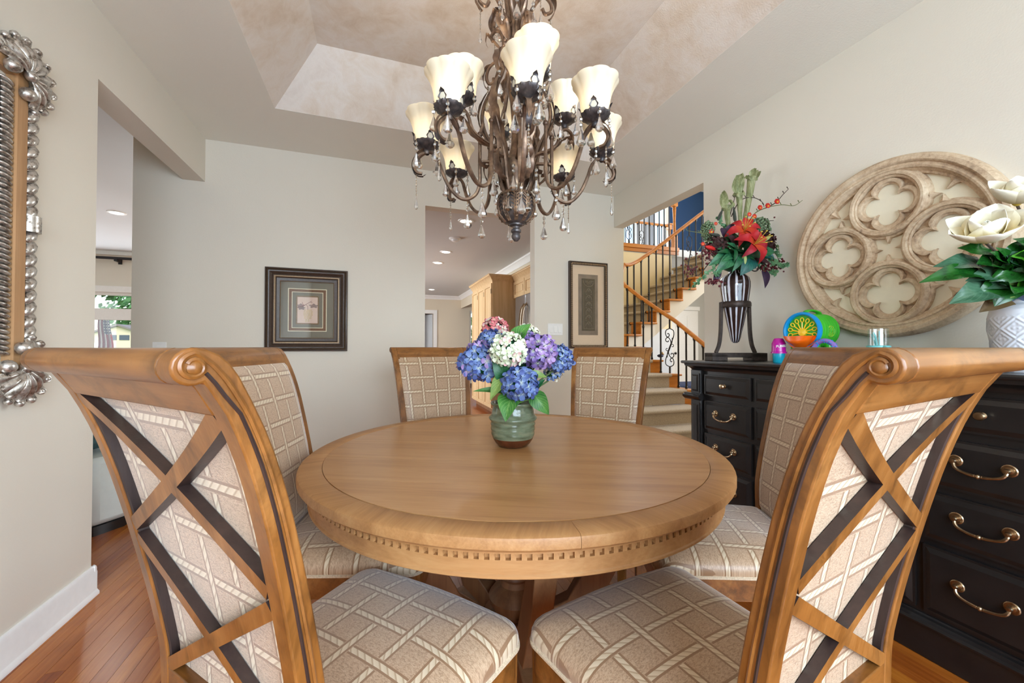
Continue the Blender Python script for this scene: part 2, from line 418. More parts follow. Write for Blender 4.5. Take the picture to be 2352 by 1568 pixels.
# baseboards
def baseboard(name, p0, p1, nrm, h=.135):
    p0, p1, n = Vector(p0), Vector(p1), Vector(nrm); b = MB()
    prof = [(0, 0), (.024, 0), (.024, .012), (.017, .022), (.015, .026), (.015, h-.03), (.012, h-.022), (.012, h-.01), (.006, h), (0, h)]
    b.prism(prof, lambda q, k: tuple((p0 if k == 0 else p1)+n*q[0]+Vector((0, 0, q[1]))))
    return struct(name, b, M['white'])
baseboard('baseboard_left', (XL+.0005, -1.68, 0), (XL+.0005, 2.400, 0), (1, 0, 0))
baseboard('baseboard_left_end', (XL-.14, 2.3855, 0), (XL+.015, 2.3855, 0), (0, 1, 0))
baseboard('baseboard_back', (-1.685, YB-.0005, 0), (.41, YB-.0005, 0), (0, -1, 0))
baseboard('baseboard_back_1', (1.467, YB-.0005, 0), (2.486, YB-.0005, 0), (0, -1, 0))
baseboard('baseboard_right', (XR-.0005, -1.68, 0), (XR-.0005, 2.403, 0), (-1, 0, 0))
# windows
def window(name, axis, c, u0, u1, z0, z1, fr=.06, muntin=(1, 1), depth=.08, parentless=True, transom=None):
    # axis 'y': plane y=c, u along x ; axis 'x': plane x=c, u along y
    def P(u, d, z): return (u, c+d, z) if axis == 'y' else (c+d, u, z)
    def bar(name_, a0, a1, za, zb, dd, par):
        b = MB(); A, B = P(a0, -dd, za), P(a1, dd, zb)
        b.box(min(A[0],B[0]), max(A[0],B[0]), min(A[1],B[1]), max(A[1],B[1]), za, zb); return ob(name_, b, M['white'], par)
    root = thing(name, None, None, P((u0+u1)/2, 0, z0)); root['kind'] = 'structure'
    inv = root.location.copy()
    def fix(o): o.location = -inv; return o
    fix(bar('frame', u0, u0+fr, z0, z1, depth/2, root)); fix(bar('frame', u1-fr, u1, z0, z1, depth/2, root))
    fix(bar('frame', u0+fr, u1-fr, z0, z0+fr, depth/2, root)); fix(bar('frame', u0+fr, u1-fr, z1-fr, z1, depth/2, root))
    nu, nz = muntin; zs = [z0+fr, z1-fr]
    if transom: fix(bar('transom', u0+fr, u1-fr, transom[0], transom[1], depth/2, root)); zs = [z0+fr, transom[0], transom[1], z1-fr]
    for k in range(1, nu):
        u = u0+(u1-u0)*k/nu; fix(bar('mullion', u-.03, u+.03, z0+fr, z1-fr, depth/3, root))
    for k in range(nu):
        for (za, zb) in ([(zs[0], zs[1])] if not transom else [(zs[0], zs[1]), (zs[2], zs[3])]):
            b = MB(); A = P(u0+fr+(u1-u0-2*fr)*k/nu, -.003, za); B = P(u0+fr+(u1-u0-2*fr)*(k+1)/nu, .003, zb)
            b.box(min(A[0],B[0]), max(A[0],B[0]), min(A[1],B[1]), max(A[1],B[1]), za, zb); fix(ob('pane', b, M['pane'], root))
    return root
window('window_1', 'y', -1.74, -.8, 1.9, .6, 2.3, muntin=(3, 1))
# ---------------- living room
wall('wall_living_far', [(-8.0, -6.4, 8.4, 8.52, 0, ZC), (-3.0, -1.685, 8.4, 8.52, 0, ZC), (-6.4, -3.0, 8.4, 8.52, 0, .75), (-6.4, -3.0, 8.4, 8.52, 2.06, ZC)], M['wall'])
wall('wall_living_side', [(-8.0, -7.9, -1.8, 2.2, 0, ZC), (-8.0, -7.9, 6.6, 8.4, 0, ZC), (-8.0, -7.9, 2.2, 6.6, 0, .6), (-8.0, -7.9, 2.2, 6.6, 2.3, ZC)], M['wall'])
wall('wall_living_near', [(-8.0, XL-.14, -1.8, -1.7, 0, ZC)], M['wall'])
wall('wall_partition', [(-1.685, -1.56, YB+.12, 6.2, 0, ZC), (-1.685, -1.56, 10.8, 12.4, 0, ZC), (-1.685, -1.56, 6.2, 10.8, 0, .6), (-1.685, -1.56, 6.2, 10.8, 2.3, ZC)], M['wall'])  # opening made up so the added kitchen fill can pass
b = MB(); b.box(-8.0, XL-.14, -1.8, 8.52, ZC, ZC+.1); struct('ceiling_living', b, M['cool'])
window('window_2', 'y', 8.44, -6.4, -3.0, .75, 2.06, muntin=(1, 1), transom=(1.60, 1.79), fr=.05)
b = MB(); b.box(-6.55, -2.85, 8.36, 8.398, 2.06, 2.16); b.box(-6.55, -6.4, 8.36, 8.398, .7, 2.06); b.box(-3.0, -2.85, 8.36, 8.398, .7, 2.06); b.box(-6.6, -2.8, 8.3, 8.398, .68, .72)
struct('trim_1', b, M['white'])
b = MB(); b.box(-8.0, -1.685, 8.36, 8.399, 2.68, ZC); struct('trim_2', b, M['white'])
t = thing('curtain_rod', 'black curtain rod mounted above the window of the far living room', 'curtain rod', (-4.3, 8.28, 2.61))
b = MB(); b.tube([(-2.2, 0, 0), (1.2, 0, 0)], .022, 10); ob('rod', b, M['iron'], t)
for dx in (-1.9, .24, 1.1):
    b = MB(); b.box(dx-.02, dx+.02, -.02, .119, -.05, -.01); b.box(dx-.025, dx+.025, .108, .119, -.08, .02); ob('bracket', b, M['iron'], t)
def downlight(x, y, z, label, r=.085, pw=10, group=None, col=(1, .96, .9)):
    t = thing('ceiling_downlight', label, 'downlight', (x, y, z), 0, group)
    b = MB(); b.lathe([(r*.72, -.002), (r*.76, -.009), (r, -.008), (r*1.05, -.0005)], 28, cap=False); ob('trim_ring', b, M['white'], t)
    b = MB(); b.lathe([(0, -.004), (r*.72, -.004)], 28, cap=False); ob('lens', b, M['lens'], t)
    l = bpy.data.lights.new('downlight_lamp', 'SPOT'); l.energy = pw; l.spot_size = radians(150); l.spot_blend = .6; l.shadow_soft_size = .06; l.color = col
    o = bpy.data.objects.new('downlight_lamp', l); COL.objects.link(o); o.location = (0, 0, -.03); o.parent = t
    return t
downlight(-2.916, 5.946, ZC, 'round recessed downlight in the living room ceiling, seen through the side opening', pw=25)
# sofa end
t = thing('ottoman', 'white leather ottoman on a black plinth beyond the side opening', 'ottoman', (-2.06, 3.35, 0))
def rbox(b, x0, x1, y0, y1, z0, z1, ch):
    poly = [(x0+ch, y0), (x1-ch, y0), (x1, y0+ch*1.4), (x1, y1-ch), (x1-ch, y1), (x0+ch, y1), (x0, y1-ch), (x0, y0+ch)]
    b.prism(poly, lambda q, k: (q[0], q[1], z0 if k == 0 else z1))
b = MB(); rbox(b, -.52, .53, -.234, .235, 0, .055, .09); ob('plinth', b, M['black'], t)
b = MB(); rbox(b, -.54, .545, -.249, .25, .056, .47, .1); ob('body', b, M['leather'], t, .035)
t = thing('pillow', 'dark teal pillow lying on the white leather ottoman', 'pillow', (-2.0, 3.36, .471))
b = MB(); b.grid(lambda u, v: ((u-.5)*.62, (v-.5)*.42, .07+(1 if v < 2 else 1)*0), 1, 1); b = MB()
def pil(u, v):
    a = 2*pi*u; th = pi*v; c, s_ = cos(a), sin(a); e = .55
    f = lambda q: math.copysign(abs(q)**e, q)
    return (.36*f(c)*sin(th)**.5, .24*f(s_)*sin(th)**.5, .10+.10*cos(th))
b.grid(pil, 32, 12, cu=True); ob('cover', b, M['teal'], t, rot=(0, 0, .2))
# ---------------- kitchen
wall('wall_kitchen_far', [(-1.685, .95, 12.4, 12.52, 0, ZC), (.95, 1.66, 12.4, 12.52, 2.18, ZC), (1.66, 2.80, 12.4, 12.52, 0, ZC), (2.80, 3.9, 12.4, 12.52, 0, .8), (2.80, 3.9, 12.4, 12.52, 2.3, ZC), (3.9, 4.3, 12.4, 12.52, 0, ZC)], M['beige'])
wall('wall_kitchen_right', [(2.52, 2.55, YB+.12, 8.9, 0, ZC), (2.52, 2.55, 8.9, 12.4, 2.37, ZC)], M['beige'])
wall('wall_nook', [(4.2, 4.3, 8.9, 12.4, 0, ZC), (2.62, 4.3, 8.8, 8.9, 0, ZC)], M['cool'])
wall('wall_laundry', [(.3, 2.3, 13.6, 13.7, 0, ZC), (.3, .4, 12.52, 13.6, 0, ZC), (2.2, 2.3, 12.52, 13.6, 0, ZC)], M['cool'])
b = MB(); b.box(-1.685, 2.55, YB+.12, 13.7, ZC, ZC+.1); b.box(2.55, 4.3, 8.8, 13.7, ZC, ZC+.1); struct('ceiling_kitchen', b, paint('kitchen_ceiling_paint', S(206, 205, 202)))
window('window_3', 'y', 12.46, 2.80, 3.9, .8, 2.3, muntin=(1, 1), fr=.05)
b = MB(); b.box(1.66, 1.77, 12.37, 12.399, 0, 2.29); b.box(.85, .95, 12.37, 12.399, 0, 2.29); b.box(.95, 1.66, 12.37, 12.399, 2.18, 2.29); struct('trim_3', b, M['white'])
t = thing('door_1', None, None, (1.64, 12.53, 0), radians(-70)); t['kind'] = 'structure'
b = MB(); b.box(-.68, 0, 0, .04, .01, 2.17); ob('slab', b, M['cool'], t)
b = MB(); b.ball((-.62, -.05, 1.0), .03); ob('knob', b, M['brass'], t)
def crown(name, p0, p1, nrm, zt, m, d=.09, h=.10, parent=None, mi=(0, 0)):
    p0, p1, n = Vector(p0), Vector(p1), Vector(nrm); b = MB(); ax = (p1-p0).normalized()
    prof = [(0, -h), (.012, -h), (.016, -h*.82), (d*.35, -h*.62), (d*.62, -h*.3), (d*.86, -h*.2), (d*.9, -h*.05), (d, -h*.04), (d, 0), (0, 0)]
    b.prism(prof, lambda q, k: tuple((p0 if k == 0 else p1)+ax*(q[0]*mi[k])+n*q[0]+Vector((0, 0, zt+q[1]))))
    if parent: return ob(name, b, m, parent)
    return struct(name, b, m)
crown('trim_4', (-1.56, 12.399, 0), (2.52, 12.399, 0), (0, -1, 0), ZC-.0005, M['white'], .1, .11)
crown('trim_5', (2.519, 3.76, 0), (2.519, 12.4, 0), (-1, 0, 0), ZC-.0005, M['white'], .1, .11)
for (x, y, lab) in ((1.06, 4.918, 'kitchen downlight closest to the dining room doorway'), (1.09, 6.629, 'second kitchen downlight counted from the doorway, just beyond the smoke detector'),
                    (1.091, 7.535, 'third kitchen downlight counted from the doorway'), (1.436, 11.1, 'small farthest-off kitchen downlight near the far crown moulding')):
    downlight(x, y, ZC, lab,   .095, 9, 'kitchen ceiling downlights')
t = thing('smoke_detector', 'white round smoke detector on the kitchen ceiling between two downlights', 'smoke detector', (1.08, 5.761, ZC))
b = MB(); b.lathe([(.085, 0), (.085, -.012), (.075, -.02), (.05, -.022)], 24); ob('base', b, M['white'], t)
b = MB(); b.lathe([(.05, -.022), (.047, -.042), (.03, -.05), (0, -.05)], 20, cap=False); ob('sensor_cap', b, M['white'], t)
def panel_door(parent, face, u0, u1, z0, z1, m, knob=None, name='door'):
    # face 'x': door on plane x=c facing -x ; thickness towards -x
    c = face; b = MB(); fr = .055
    b.box(c-.02, c, u0, u0+fr, z0, z1); b.box(c-.02, c, u1-fr, u1, z0, z1); b.box(c-.02, c, u0+fr, u1-fr, z0, z0+fr); b.box(c-.02, c, u0+fr, u1-fr, z1-fr, z1)
    d = ob(name, b, m, parent, .003)
    b = MB(); b.box(c-.008, c, u0+fr, u1-fr, z0+fr, z1-fr); b.box(c-.016, c-.008, u0+fr+.03, u1-fr-.03, z0+fr+.03, z1-fr-.03); ob('panel', b, m, d, .004)
    if knob:
        b = MB(); b.lathe([(.006, 0), (.006, .012), (.014, .018), (.012, .026), (0, .028)], 10, (c-.02, knob[0], knob[1]), M=rotM((-1, 0, 0))); ob('knob', b, M['iron'], d)
    return d
t = thing('pantry_cabinet', 'tall maple pantry cabinet with panelled doors, standing past the fridge', 'cabinet', (0, 0, 0))
bx('carcass', 1.86, 2.515, 6.5, 7.95, .1, 2.26, M['maple'], t); bx('plinth', 1.93, 2.515, 6.52, 7.93, .001, .1, M['oakdark'], t)
for k in range(3):
    y0 = 6.51+k*.478
    panel_door(t, 1.86, y0+.004, y0+.474, 1.02, 2.24, M['maple'], (y0+.05 if k % 2 else y0+.43, 1.12))
    panel_door(t, 1.86, y0+.004, y0+.474, .115, 1.00, M['maple'], (y0+.05 if k % 2 else y0+.43, .9), 'lower_door')
    b = MB(); b.box(1.836, 1.842, y0-.002, y0+.006, 2.06, 2.14); ob('hinge', b, M['iron'], t)
crown('crown', (1.87, 6.51, 0), (1.87, 7.95, 0), (-1, 0, 0), 2.38, M['maple'], .1, .12, t, (-1, 0))
crown('crown', (1.87, 6.51, 0), (2.26, 6.51, 0), (0, -1, 0), 2.38, M['maple'], .1, .12, t, (-1, -1))
bx('top_panel', 1.87, 2.515, 6.5, 7.95, 2.261, 2.34, M['maple'], t)
t = thing('fridge_cabinet', 'maple wall cabinet above the stainless fridge', 'cabinet', (0, 0, 0))
bx('carcass', 2.25, 2.515, 4.35, 6.495, 1.975, 2.28, M['maple'], t)
for k in range(4): panel_door(t, 2.25, 4.36+k*.53, 4.36+k*.53+.52, 1.985, 2.26, M['maple'])
crown('crown', (2.26, 4.3, 0), (2.26, 6.50, 0), (-1, 0, 0), 2.379, M['maple'], .1, .12, t, (0, -1))
t = thing('refrigerator', 'stainless steel refrigerator with curved bar handles beside the maple pantry', 'refrigerator', (0, 0, 0))
bx('body', 2.23, 2.51, 5.22, 6.19, .02, 1.95, M['steel'], t)
for (a, c) in ((5.23, 5.70), (5.715, 6.18)): bx('door', 2.16, 2.228, a, c, .05, 1.965, M['steel'], t, .012)
for yy in (5.655, 5.76):
    b = MB(); b.tube(spline([(2.16, yy, .8), (2.10, yy, .92), (2.07, yy, 1.3), (2.10, yy, 1.7), (2.16, yy, 1.82)], 6), .014, 8); ob('handle', b, M['brass'], t)
print('part2')
# ================================================================ FOYER AND STAIRS
RI = .193; ZU = RI*16
wall('wall_foyer_left', [(2.552, 2.572, YB+.12, 9.5, 0, 2.75)], M['yellow'])
wall('wall_stair', [(2.70, 5.5, 6.4, 6.5, 1.5, ZU-.14)], M['yellow'])
wall('wall_under_stair', [(2.70, 5.5, 6.4, 6.5, .006, 1.5)], M['cool'])  # same wall as above; cool colour stands in for window light on it
wall('wall_hall', [(5.4, 5.5, 6.5, 8.3, .006, ZU-.14), (5.4, 9.1, 8.3, 8.4, .006, ZU-.14)], M['grey'])
wall('wall_foyer_far', [(2.62, 4.1, 9.5, 9.6, ZU, 5.6), (6.9, 7.55, 9.5, 9.6, ZU, 5.6), (4.1, 6.9, 9.5, 9.6, ZU, ZU+.15), (4.1, 6.9, 9.5, 9.6, 5.2, 5.6), (2.62, 9.1, 9.5, 9.6, 0, ZU)], M['cool'])
wall('wall_blue_room', [(7.55, 9.1, 9.0, 9.1, ZU, 5.6)], M['blue'])
wall('wall_foyer_right', [(9.1, 9.2, -1, 2.8, 0, 5.6), (9.1, 9.2, 5.6, 9.6, 0, 5.6), (9.1, 9.2, 2.8, 5.6, 0, 1.4), (9.1, 9.2, 2.8, 5.6, 4.9, 5.6)], M['yellow'])
wall('wall_foyer_near', [(2.49, 9.2, -1.0, -.9, 0, 5.6)], M['yellow'])
wall('wall_foyer_upper', [(2.49, 2.62, -1, 9.6, 2.75, 5.6)], M['yellow'])
b = MB(); b.box(2.49, 9.2, -1, 9.6, 5.6, 5.7); struct('ceiling_foyer', b, M['cool'])
b = MB(); b.box(2.70, 9.1, 6.41, 9.5, ZU-.14, ZU); b.box(6.3, 9.1, 5.25, 6.41, ZU-.14, ZU); struct('floor_upper', b, M['cool'])
window('window_4', 'y', 9.55, 4.1, 6.9, ZU+.15, 5.2, muntin=(2, 1), fr=.05)
b = MB(); b.box(7.47, 7.6, 8.93, 8.999, ZU, 5.6); struct('trim_6', b, M['white'])
# hallway door with white casing
b = MB(); b.box(7.02, 7.12, 8.26, 8.299, .006, 2.2); b.box(7.12, 8.0, 8.26, 8.299, 2.1, 2.2); struct('trim_7', b, M['white'])
t = thing('door_2', None, None, (7.125, 8.298, .01)); t['kind'] = 'structure'
b = MB(); b.box(0, .82, -.03, 0, 0, 2.08); ob('slab', b, M['white'], t)
b = MB()
for (a, c, d, e) in ((.1, .36, 1.2, 1.95), (.46, .72, 1.2, 1.95), (.1, .36, .2, 1.05), (.46, .72, .2, 1.05)): b.box(a, c, -.036, -.03, d, e)
ob('panel', b, M['white'], t, .004)
b = MB(); b.ball((.07, -.06, .98), .03); ob('knob', b, M['iron'], t)
# ---- staircase
stair = thing('staircase', 'winding staircase with carpeted treads and oak tread ends beyond the side opening', 'staircase', (0, 0, 0))
IN = {1: (4.08, 3.72), 2: (4.08, 4.02), 3: (4.08, 4.32), 4: (4.08, 4.62), 5: (3.97, 4.87), 6: (3.80, 5.04), 7: (3.62, 5.17), 8: (3.89, 5.22), 9: (4.20, 5.25), 10: (4.46, 5.25), 11: (4.72, 5.25), 12: (4.99, 5.25), 13: (5.26, 5.25), 14: (5.53, 5.25), 15: (5.80, 5.25), 16: (6.07, 5.25)}
OUT = {1: (2.9, 3.765), 2: (2.9, 4.02), 3: (2.9, 4.32), 4: (2.9, 4.62), 5: (2.72, 5.0), 6: (2.72, 5.5), 7: (2.72, 6.38), 8: (3.35, 6.38), 9: (3.9, 6.38), 10: (4.40, 6.38), 11: (4.72, 6.38), 12: (4.99, 6.38), 13: (5.26, 6.38), 14: (5.53, 6.38), 15: (5.80, 6.38), 16: (6.07, 6.38)}
V2 = lambda p: Vector((p[0], p[1], 0))
for n in range(1, 16):
    i0, i1, u0, u1 = V2(IN[n]), V2(IN[n+1]), V2(OUT[n]), V2(OUT[n+1]); z = RI*n
    d = (u0-i0).normalized(); run = (i1+u1-i0-u0).normalized()
    if run.length < .1: run = Vector((1, 0, 0))
    ci0, ci1 = i0+d*.16, i1+(u1-i1).normalized()*.16      # carpet runner starts inside the oak end
    b = MB()
    prof = [(0, -RI), (0, -.05)]+[(-.022-.024*sin(a), -.026-.024*cos(a)) for a in (0, pi/4, pi/2, 3*pi/4, pi)]
    vs = []
    for (A, B_) in ((ci0, ci1), (u0, u1)):
        for (q, h) in prof: vs.append(tuple(A+run*q+Vector((0, 0, z+h+.004))))
        vs.append(tuple(B_+Vector((0, 0, z+.002))))
    L = len(prof)+1
    b.add(vs, [(k, k+1, L+k+1, L+k) for k in range(L-1)])
    st = ob('stair_step', b, M['carpet'], stair, angle=60)
    b = MB(); up = Vector((0, 0, 1))
    # oak tread end with a bullnose return, and oak riser end
    o0, o1 = i0-run*.03-d*.035, i1-(u1-i1).normalized()*.035
    b.prism([0, 1, 2, 3], lambda q, k: tuple([o0, o1, ci1, ci0-run*.03][q]+up*(z-(.034 if k == 0 else .002))))
    ob('tread_end', b, M['stair'], st, .008)
    b = MB(); b.prism([0, 1, 2, 3], lambda q, k: tuple([i0, i0+run*.02, ci0+run*.02, ci0][q]+up*(z-.034 if k else z-RI+.001)))
    ob('riser_end', b, M['stair'], st)
# stringer panel under the tread ends
b = MB(); vs = []
for n in range(2, 16):
    for p in (V2(IN[n]), V2(IN[n+1])):
        vs.append((p.x, p.y-.0 if n < 6 else p.y+.012, RI*n-.036)); vs.append((p.x, p.y+.012, max(.01, RI*(n+(1 if p == V2(IN[n+1]) else 0))-.40)))
b.add(vs, [(2*k, 2*k+1, 2*k+3, 2*k+2) for k in range(len(vs)//2-1)]); ob('stringer', b, M['wall'], stair)
b = MB(); vs = []
for n in range(7, 17):
    p, q = V2(IN[n]), V2(OUT[n]); vs.append((p.x, p.y+.012, RI*n-.40)); vs.append((q.x, q.y, RI*n-.40))
b.add(vs, [(2*k, 2*k+2, 2*k+3, 2*k+1) for k in range(len(vs)//2-1)]); ob('soffit', b, M['wall'], stair)
# railing
rail = thing('stair_railing', 'oak handrail with black iron balusters following the winding staircase', 'railing', (0, 0, 0))
def at_in(s):
    n = int(s); f = s-n; a, c = V2(IN[n]), V2(IN[min(16, n+1)]); p = a+(c-a)*f
    q = (V2(OUT[n])-a).normalized(); return p+q*.05
def hand(pts, name, parent, r=.032):
    b = MB(); b.tube(pts, r, 10, flat=(1, .9)); return ob(name, b, M['stair'], parent)
low = [at_in(s/4)+Vector((0, 0, RI*s/4+.75)) for s in range(4, 29)]
hand(spline(low[::2], 4), 'lower_handrail', rail)
e = low[-1]; e2 = at_in(7.0)+Vector((0, 0, RI*7+1.08))
hand(spline([e+Vector((.02, -.02, -.03)), e+Vector((-.03, .02, .06)), (e+e2)/2+Vector((-.03, .02, 0)), e2], 4), 'gooseneck', rail)
upp = [at_in(7.0)+Vector((0, 0, RI*7+1.06)), at_in(7.4)+Vector((0, 0, RI*7+1.07))]+[at_in(s/2)+Vector((0, 0, RI*s/2+.95)) for s in range(16, 33)]
hand(spline(upp, 3), 'upper_handrail', rail)
def baluster(b, p, h, knuckle=True, kz=.5):
    b.box(p.x-.0085, p.x+.0085, p.y-.0085, p.y+.0085, p.z, p.z+h)
    b.lathe([(.014, 0), (.018, .006), (.018, .022), (.012, .034)], 8, p, cap=False)
    b.lathe([(.012, h-.045), (.02, h-.02), (.022, h)], 8, p, cap=False)
    if knuckle: b.lathe([(.009, h*kz-.035), (.017, h*kz-.025), (.011, h*kz-.015), (.022, h*kz), (.011, h*kz+.015), (.017, h*kz+.025), (.009, h*kz+.035)], 8, p, cap=False)
def scroll_pts(c, r0, turns, a0, sgn, n=18):
    return [(c[0]+r0*(1-.75*k/n)*cos(a0+sgn*turns*2*pi*k/n), c[1]+r0*(1-.75*k/n)*sin(a0+sgn*turns*2*pi*k/n)) for k in range(n+1)]
def scroll_baluster(b, p, h, ax):
    # iron S of facing scrolls between two short shanks ; ax is the horizontal direction it lies in
    def T(q): return p+ax*q[0]+Vector((0, 0, q[1]))
    def tub(q, r=.0065): b.tube(spline([T(k) for k in q], 3), r, 6)
    b.box(p.x-.0085, p.x+.0085, p.y-.0085, p.y+.0085, p.z, p.z+h*.12); b.box(p.x-.0085, p.x+.0085, p.y-.0085, p.y+.0085, p.z+h*.82, p.z+h)
    m = h*.47
    for s_ in (1, -1):
        A = lambda q: (q[0]*s_, m+q[1]*s_)
        tub([A(q) for q in [(0, h*.35), (.05, h*.31), (.055, h*.22), (.03, h*.12), (0, h*.02), (-.03, -h*.1), (-.035, -h*.18)]])
        tub([A(q) for q in [(0, h*.35), (-.045, h*.32), (-.055, h*.26), (-.04, h*.2), (-.015, h*.2), (-.005, h*.235), (-.02, h*.26), (-.03, h*.245)]])
        tub([A(q) for q in [(.02, h*.05), (.01, h*.13), (-.02, h*.185), (-.05, h*.165), (-.05, h*.12), (-.025, h*.105), (-.015, h*.13)]])
        tub([A(q) for q in [(.005, h*.03), (.03, h*.06), (.05, h*.045), (.045, h*.015), (.028, h*.02)]], .005)
for k, s in enumerate([1.3+.5*i for i in range(0, 12)]+[7.25+.5*i for i in range(0, 17)]):
    up_ = s > 7.1; n = int(s); p = at_in(s); p.z = RI*n
    top = RI*s+(.95 if up_ else .75)-.02
    if up_ and s < 8: top = RI*7+1.055+(s-7.25)*.11
    b = MB()
    if k in (6, 21): scroll_baluster(b, p, top-p.z, (Vector((.8, -.6, 0)) if not up_ else Vector((1, 0, 0))))
    else: baluster(b, p, top-p.z, k % 3 == 0, .55 if not up_ else .42)
    ob('baluster', b, M['iron'], rail)
def balcony(name, label, p0, p1, z, nb_, scroll=(), newel=None):
    t = thing(name, label, 'railing', (0, 0, 0), 0, None); p0, p1 = Vector(p0), Vector(p1)
    hand([p0+Vector((0, 0, z+.95)), p1+Vector((0, 0, z+.95))], 'handrail', t, .034)
    for k in range(nb_):
        p = p0+(p1-p0)*((k+.5)/nb_); p.z = z+.001; b = MB()
        if k in scroll: scroll_baluster(b, p, .93, (p1-p0).normalized())
        else: baluster(b, p, .93, k % 3 == 1, .5)
        ob('baluster', b, M['iron'], t)
    if newel:
        b = MB(); q = Vector(newel); q.z = z
        b.box(q.x-.045, q.x+.045, q.y-.045, q.y+.045, z, z+.28)
        b.lathe([(.04, .28), (.045, .3), (.03, .34), (.026, .6), (.036, .82), (.03, .84), (.045, .86)], 12, q)
        b.box(q.x-.05, q.x+.05, q.y-.05, q.y+.05, z+.86, z+.97); b.box(q.x-.065, q.x+.065, q.y-.065, q.y+.065, z+.97, z+1.0)
        ob('newel_post', b, M['stair'], t, .004)
    return t
balcony('balcony_railing', 'upper balcony railing over the yellow wall, ending at a turned oak newel post', (2.72, 6.45, 0), (5.55, 6.45, 0), ZU, 24, (15,), (5.62, 6.45, 0))
balcony('landing_railing', 'farther upper landing railing in front of the bright upstairs window', (4.3, 7.75, 0), (6.55, 7.75, 0), ZU, 20, (13,), (6.6, 7.75, 0))
b = MB(); b.box(2.70, 5.66, 6.36, 6.4, ZU-.05, ZU+.02); b.box(2.70, 5.66, 6.38, 6.4, ZU-.12, ZU-.05); struct('trim_8', b, M['stair'])
# blue bench behind the balusters
t = thing('play_bench', 'low blue bench with a navy top and white arched back below the stairs', 'bench', (5.35, 5.75, .006))
M['bluep'] = flat('blue_plastic', S(48, 108, 196), .4); M['navy'] = flat('navy_fabric', S(34, 46, 84), .7)
bx('seat_box', -.6, .9, -.2, .3, .14, .40, M['bluep'], t, .02); bx('plinth', -.6, .9, -.19, .3, .0, .14, M['navy'], t); bx('top_pad', -.6, .9, -.2, .3, .40, .50, M['navy'], t, .03)
b = MB(); b.tube([(.1+.32*cos(a), -.215, .2+.2*sin(a)) for a in [pi*k/14 for k in range(15)]], .025, 8); ob('arch', b, M['white'], t)
t = thing('stair_toy', 'small dark toy left on a lower step of the staircase', 'toy', (4.0, 4.9, RI*5+.03))
b = MB(); b.ball((0, 0, .025), .05, sc=(1, .8, .5)); ob('body', b, M['navy'], t)
b = MB(); b.ball((.03, 0, .055), .03); ob('head', b, M['brass'], t)
print('part3')
# ================================================================ TABLE
TC = (.518, 1.48); TH = .765; TR = .757
table = thing('dining_table', 'round light oak pedestal dining table with a dentil apron', 'table', (TC[0], TC[1], 0), radians(-25))
RI_ = TR-.073
for k in range(6):      # boards of the top, cut to the circle
    h = RI_*2/6; a0, a1 = -RI_+h*k+.0004, -RI_+h*(k+1)-.0004
    L = [(sqrt(max(0, RI_**2-y*y)), y) for y in [a0+(a1-a0)*i/12 for i in range(13)]]
    poly = [(x, y) for x, y in L]+[(-x, y) for x, y in reversed(L)]
    poly = [p for i, p in enumerate(poly) if i == 0 or (abs(p[0]-poly[i-1][0])+abs(p[1]-poly[i-1][1])) > 1e-6]
    yc = (a0+a1)/2; b = MB(); b.prism([(x, y-yc) for x, y in poly], lambda q, kk: (q[0], q[1], TH-.03 if kk == 0 else TH)); ob('top_board', b, M['table'], table, loc=(0, yc, 0))
for k in range(8):      # border ring in segments
    a0, a1 = 2*pi*k/8+.28, 2*pi*(k+1)/8+.28-.0012; b = MB(); pts = [(RI_+.0014, -.03), (RI_+.0014, -.0015), (RI_+.004, 0), (TR-.009, 0), (TR-.002, -.004), (TR, -.009), (TR, -.027), (TR-.006, -.033), (TR-.02, -.036), (RI_+.0014, -.036)]
    n = 12; am = (a0+a1)/2; vs = [(r*cos(a0-am+(a1-a0)*i/n), r*sin(a0-am+(a1-a0)*i/n), z) for i in range(n+1) for r, z in pts]; m = len(pts)
    fs = [(i*m+j, (i+1)*m+j, (i+1)*m+(j+1) % m, i*m+(j+1) % m) for i in range(n) for j in range(m)]+[tuple(range(m)), tuple(reversed(range(n*m, n*m+m)))]
    b.add(vs, fs); ob('rim_segment', b, M['tablev'], table, loc=(0, 0, TH), rot=(0, 0, am), angle=30)
b = MB(); b.lathe([(TR-.2, -.036), (TR-.024, -.036), (TR-.024, -.042), (TR-.030, -.046), (TR-.030, -.049), (TR-.043, -.051), (TR-.043, -.0635), (TR-.034, -.0645), (TR-.034, -.094), (TR-.031, -.097), (TR-.031, -.102), (TR-.036, -.106), (TR-.2, -.106)], 128, (0, 0, TH), cap=False, mi=0)
ob('apron', b, M['tablev'], table, angle=25)
b = MB(); b.box(0, .0105, -.0058, .0058, -.0135, 0); dm = b.mesh('dentil', M['tablev'])
ND = 200
for k in range(ND):
    a = 2*pi*k/ND; r = TR-.0435
    link('dentil', dm, table, loc=(r*cos(a), r*sin(a), TH-.0505), rot=(0, 0, a))
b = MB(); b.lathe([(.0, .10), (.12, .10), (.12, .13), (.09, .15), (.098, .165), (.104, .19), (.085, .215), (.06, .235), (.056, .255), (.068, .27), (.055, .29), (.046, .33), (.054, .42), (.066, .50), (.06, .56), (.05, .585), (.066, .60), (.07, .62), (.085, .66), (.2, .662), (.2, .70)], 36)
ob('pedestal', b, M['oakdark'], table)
b = MB(); b.lathe([(.0, .09), (.15, .09), (.15, .112), (0, .112)], 6); ob('hex_plinth', b, M['oakdark'], table, .004)
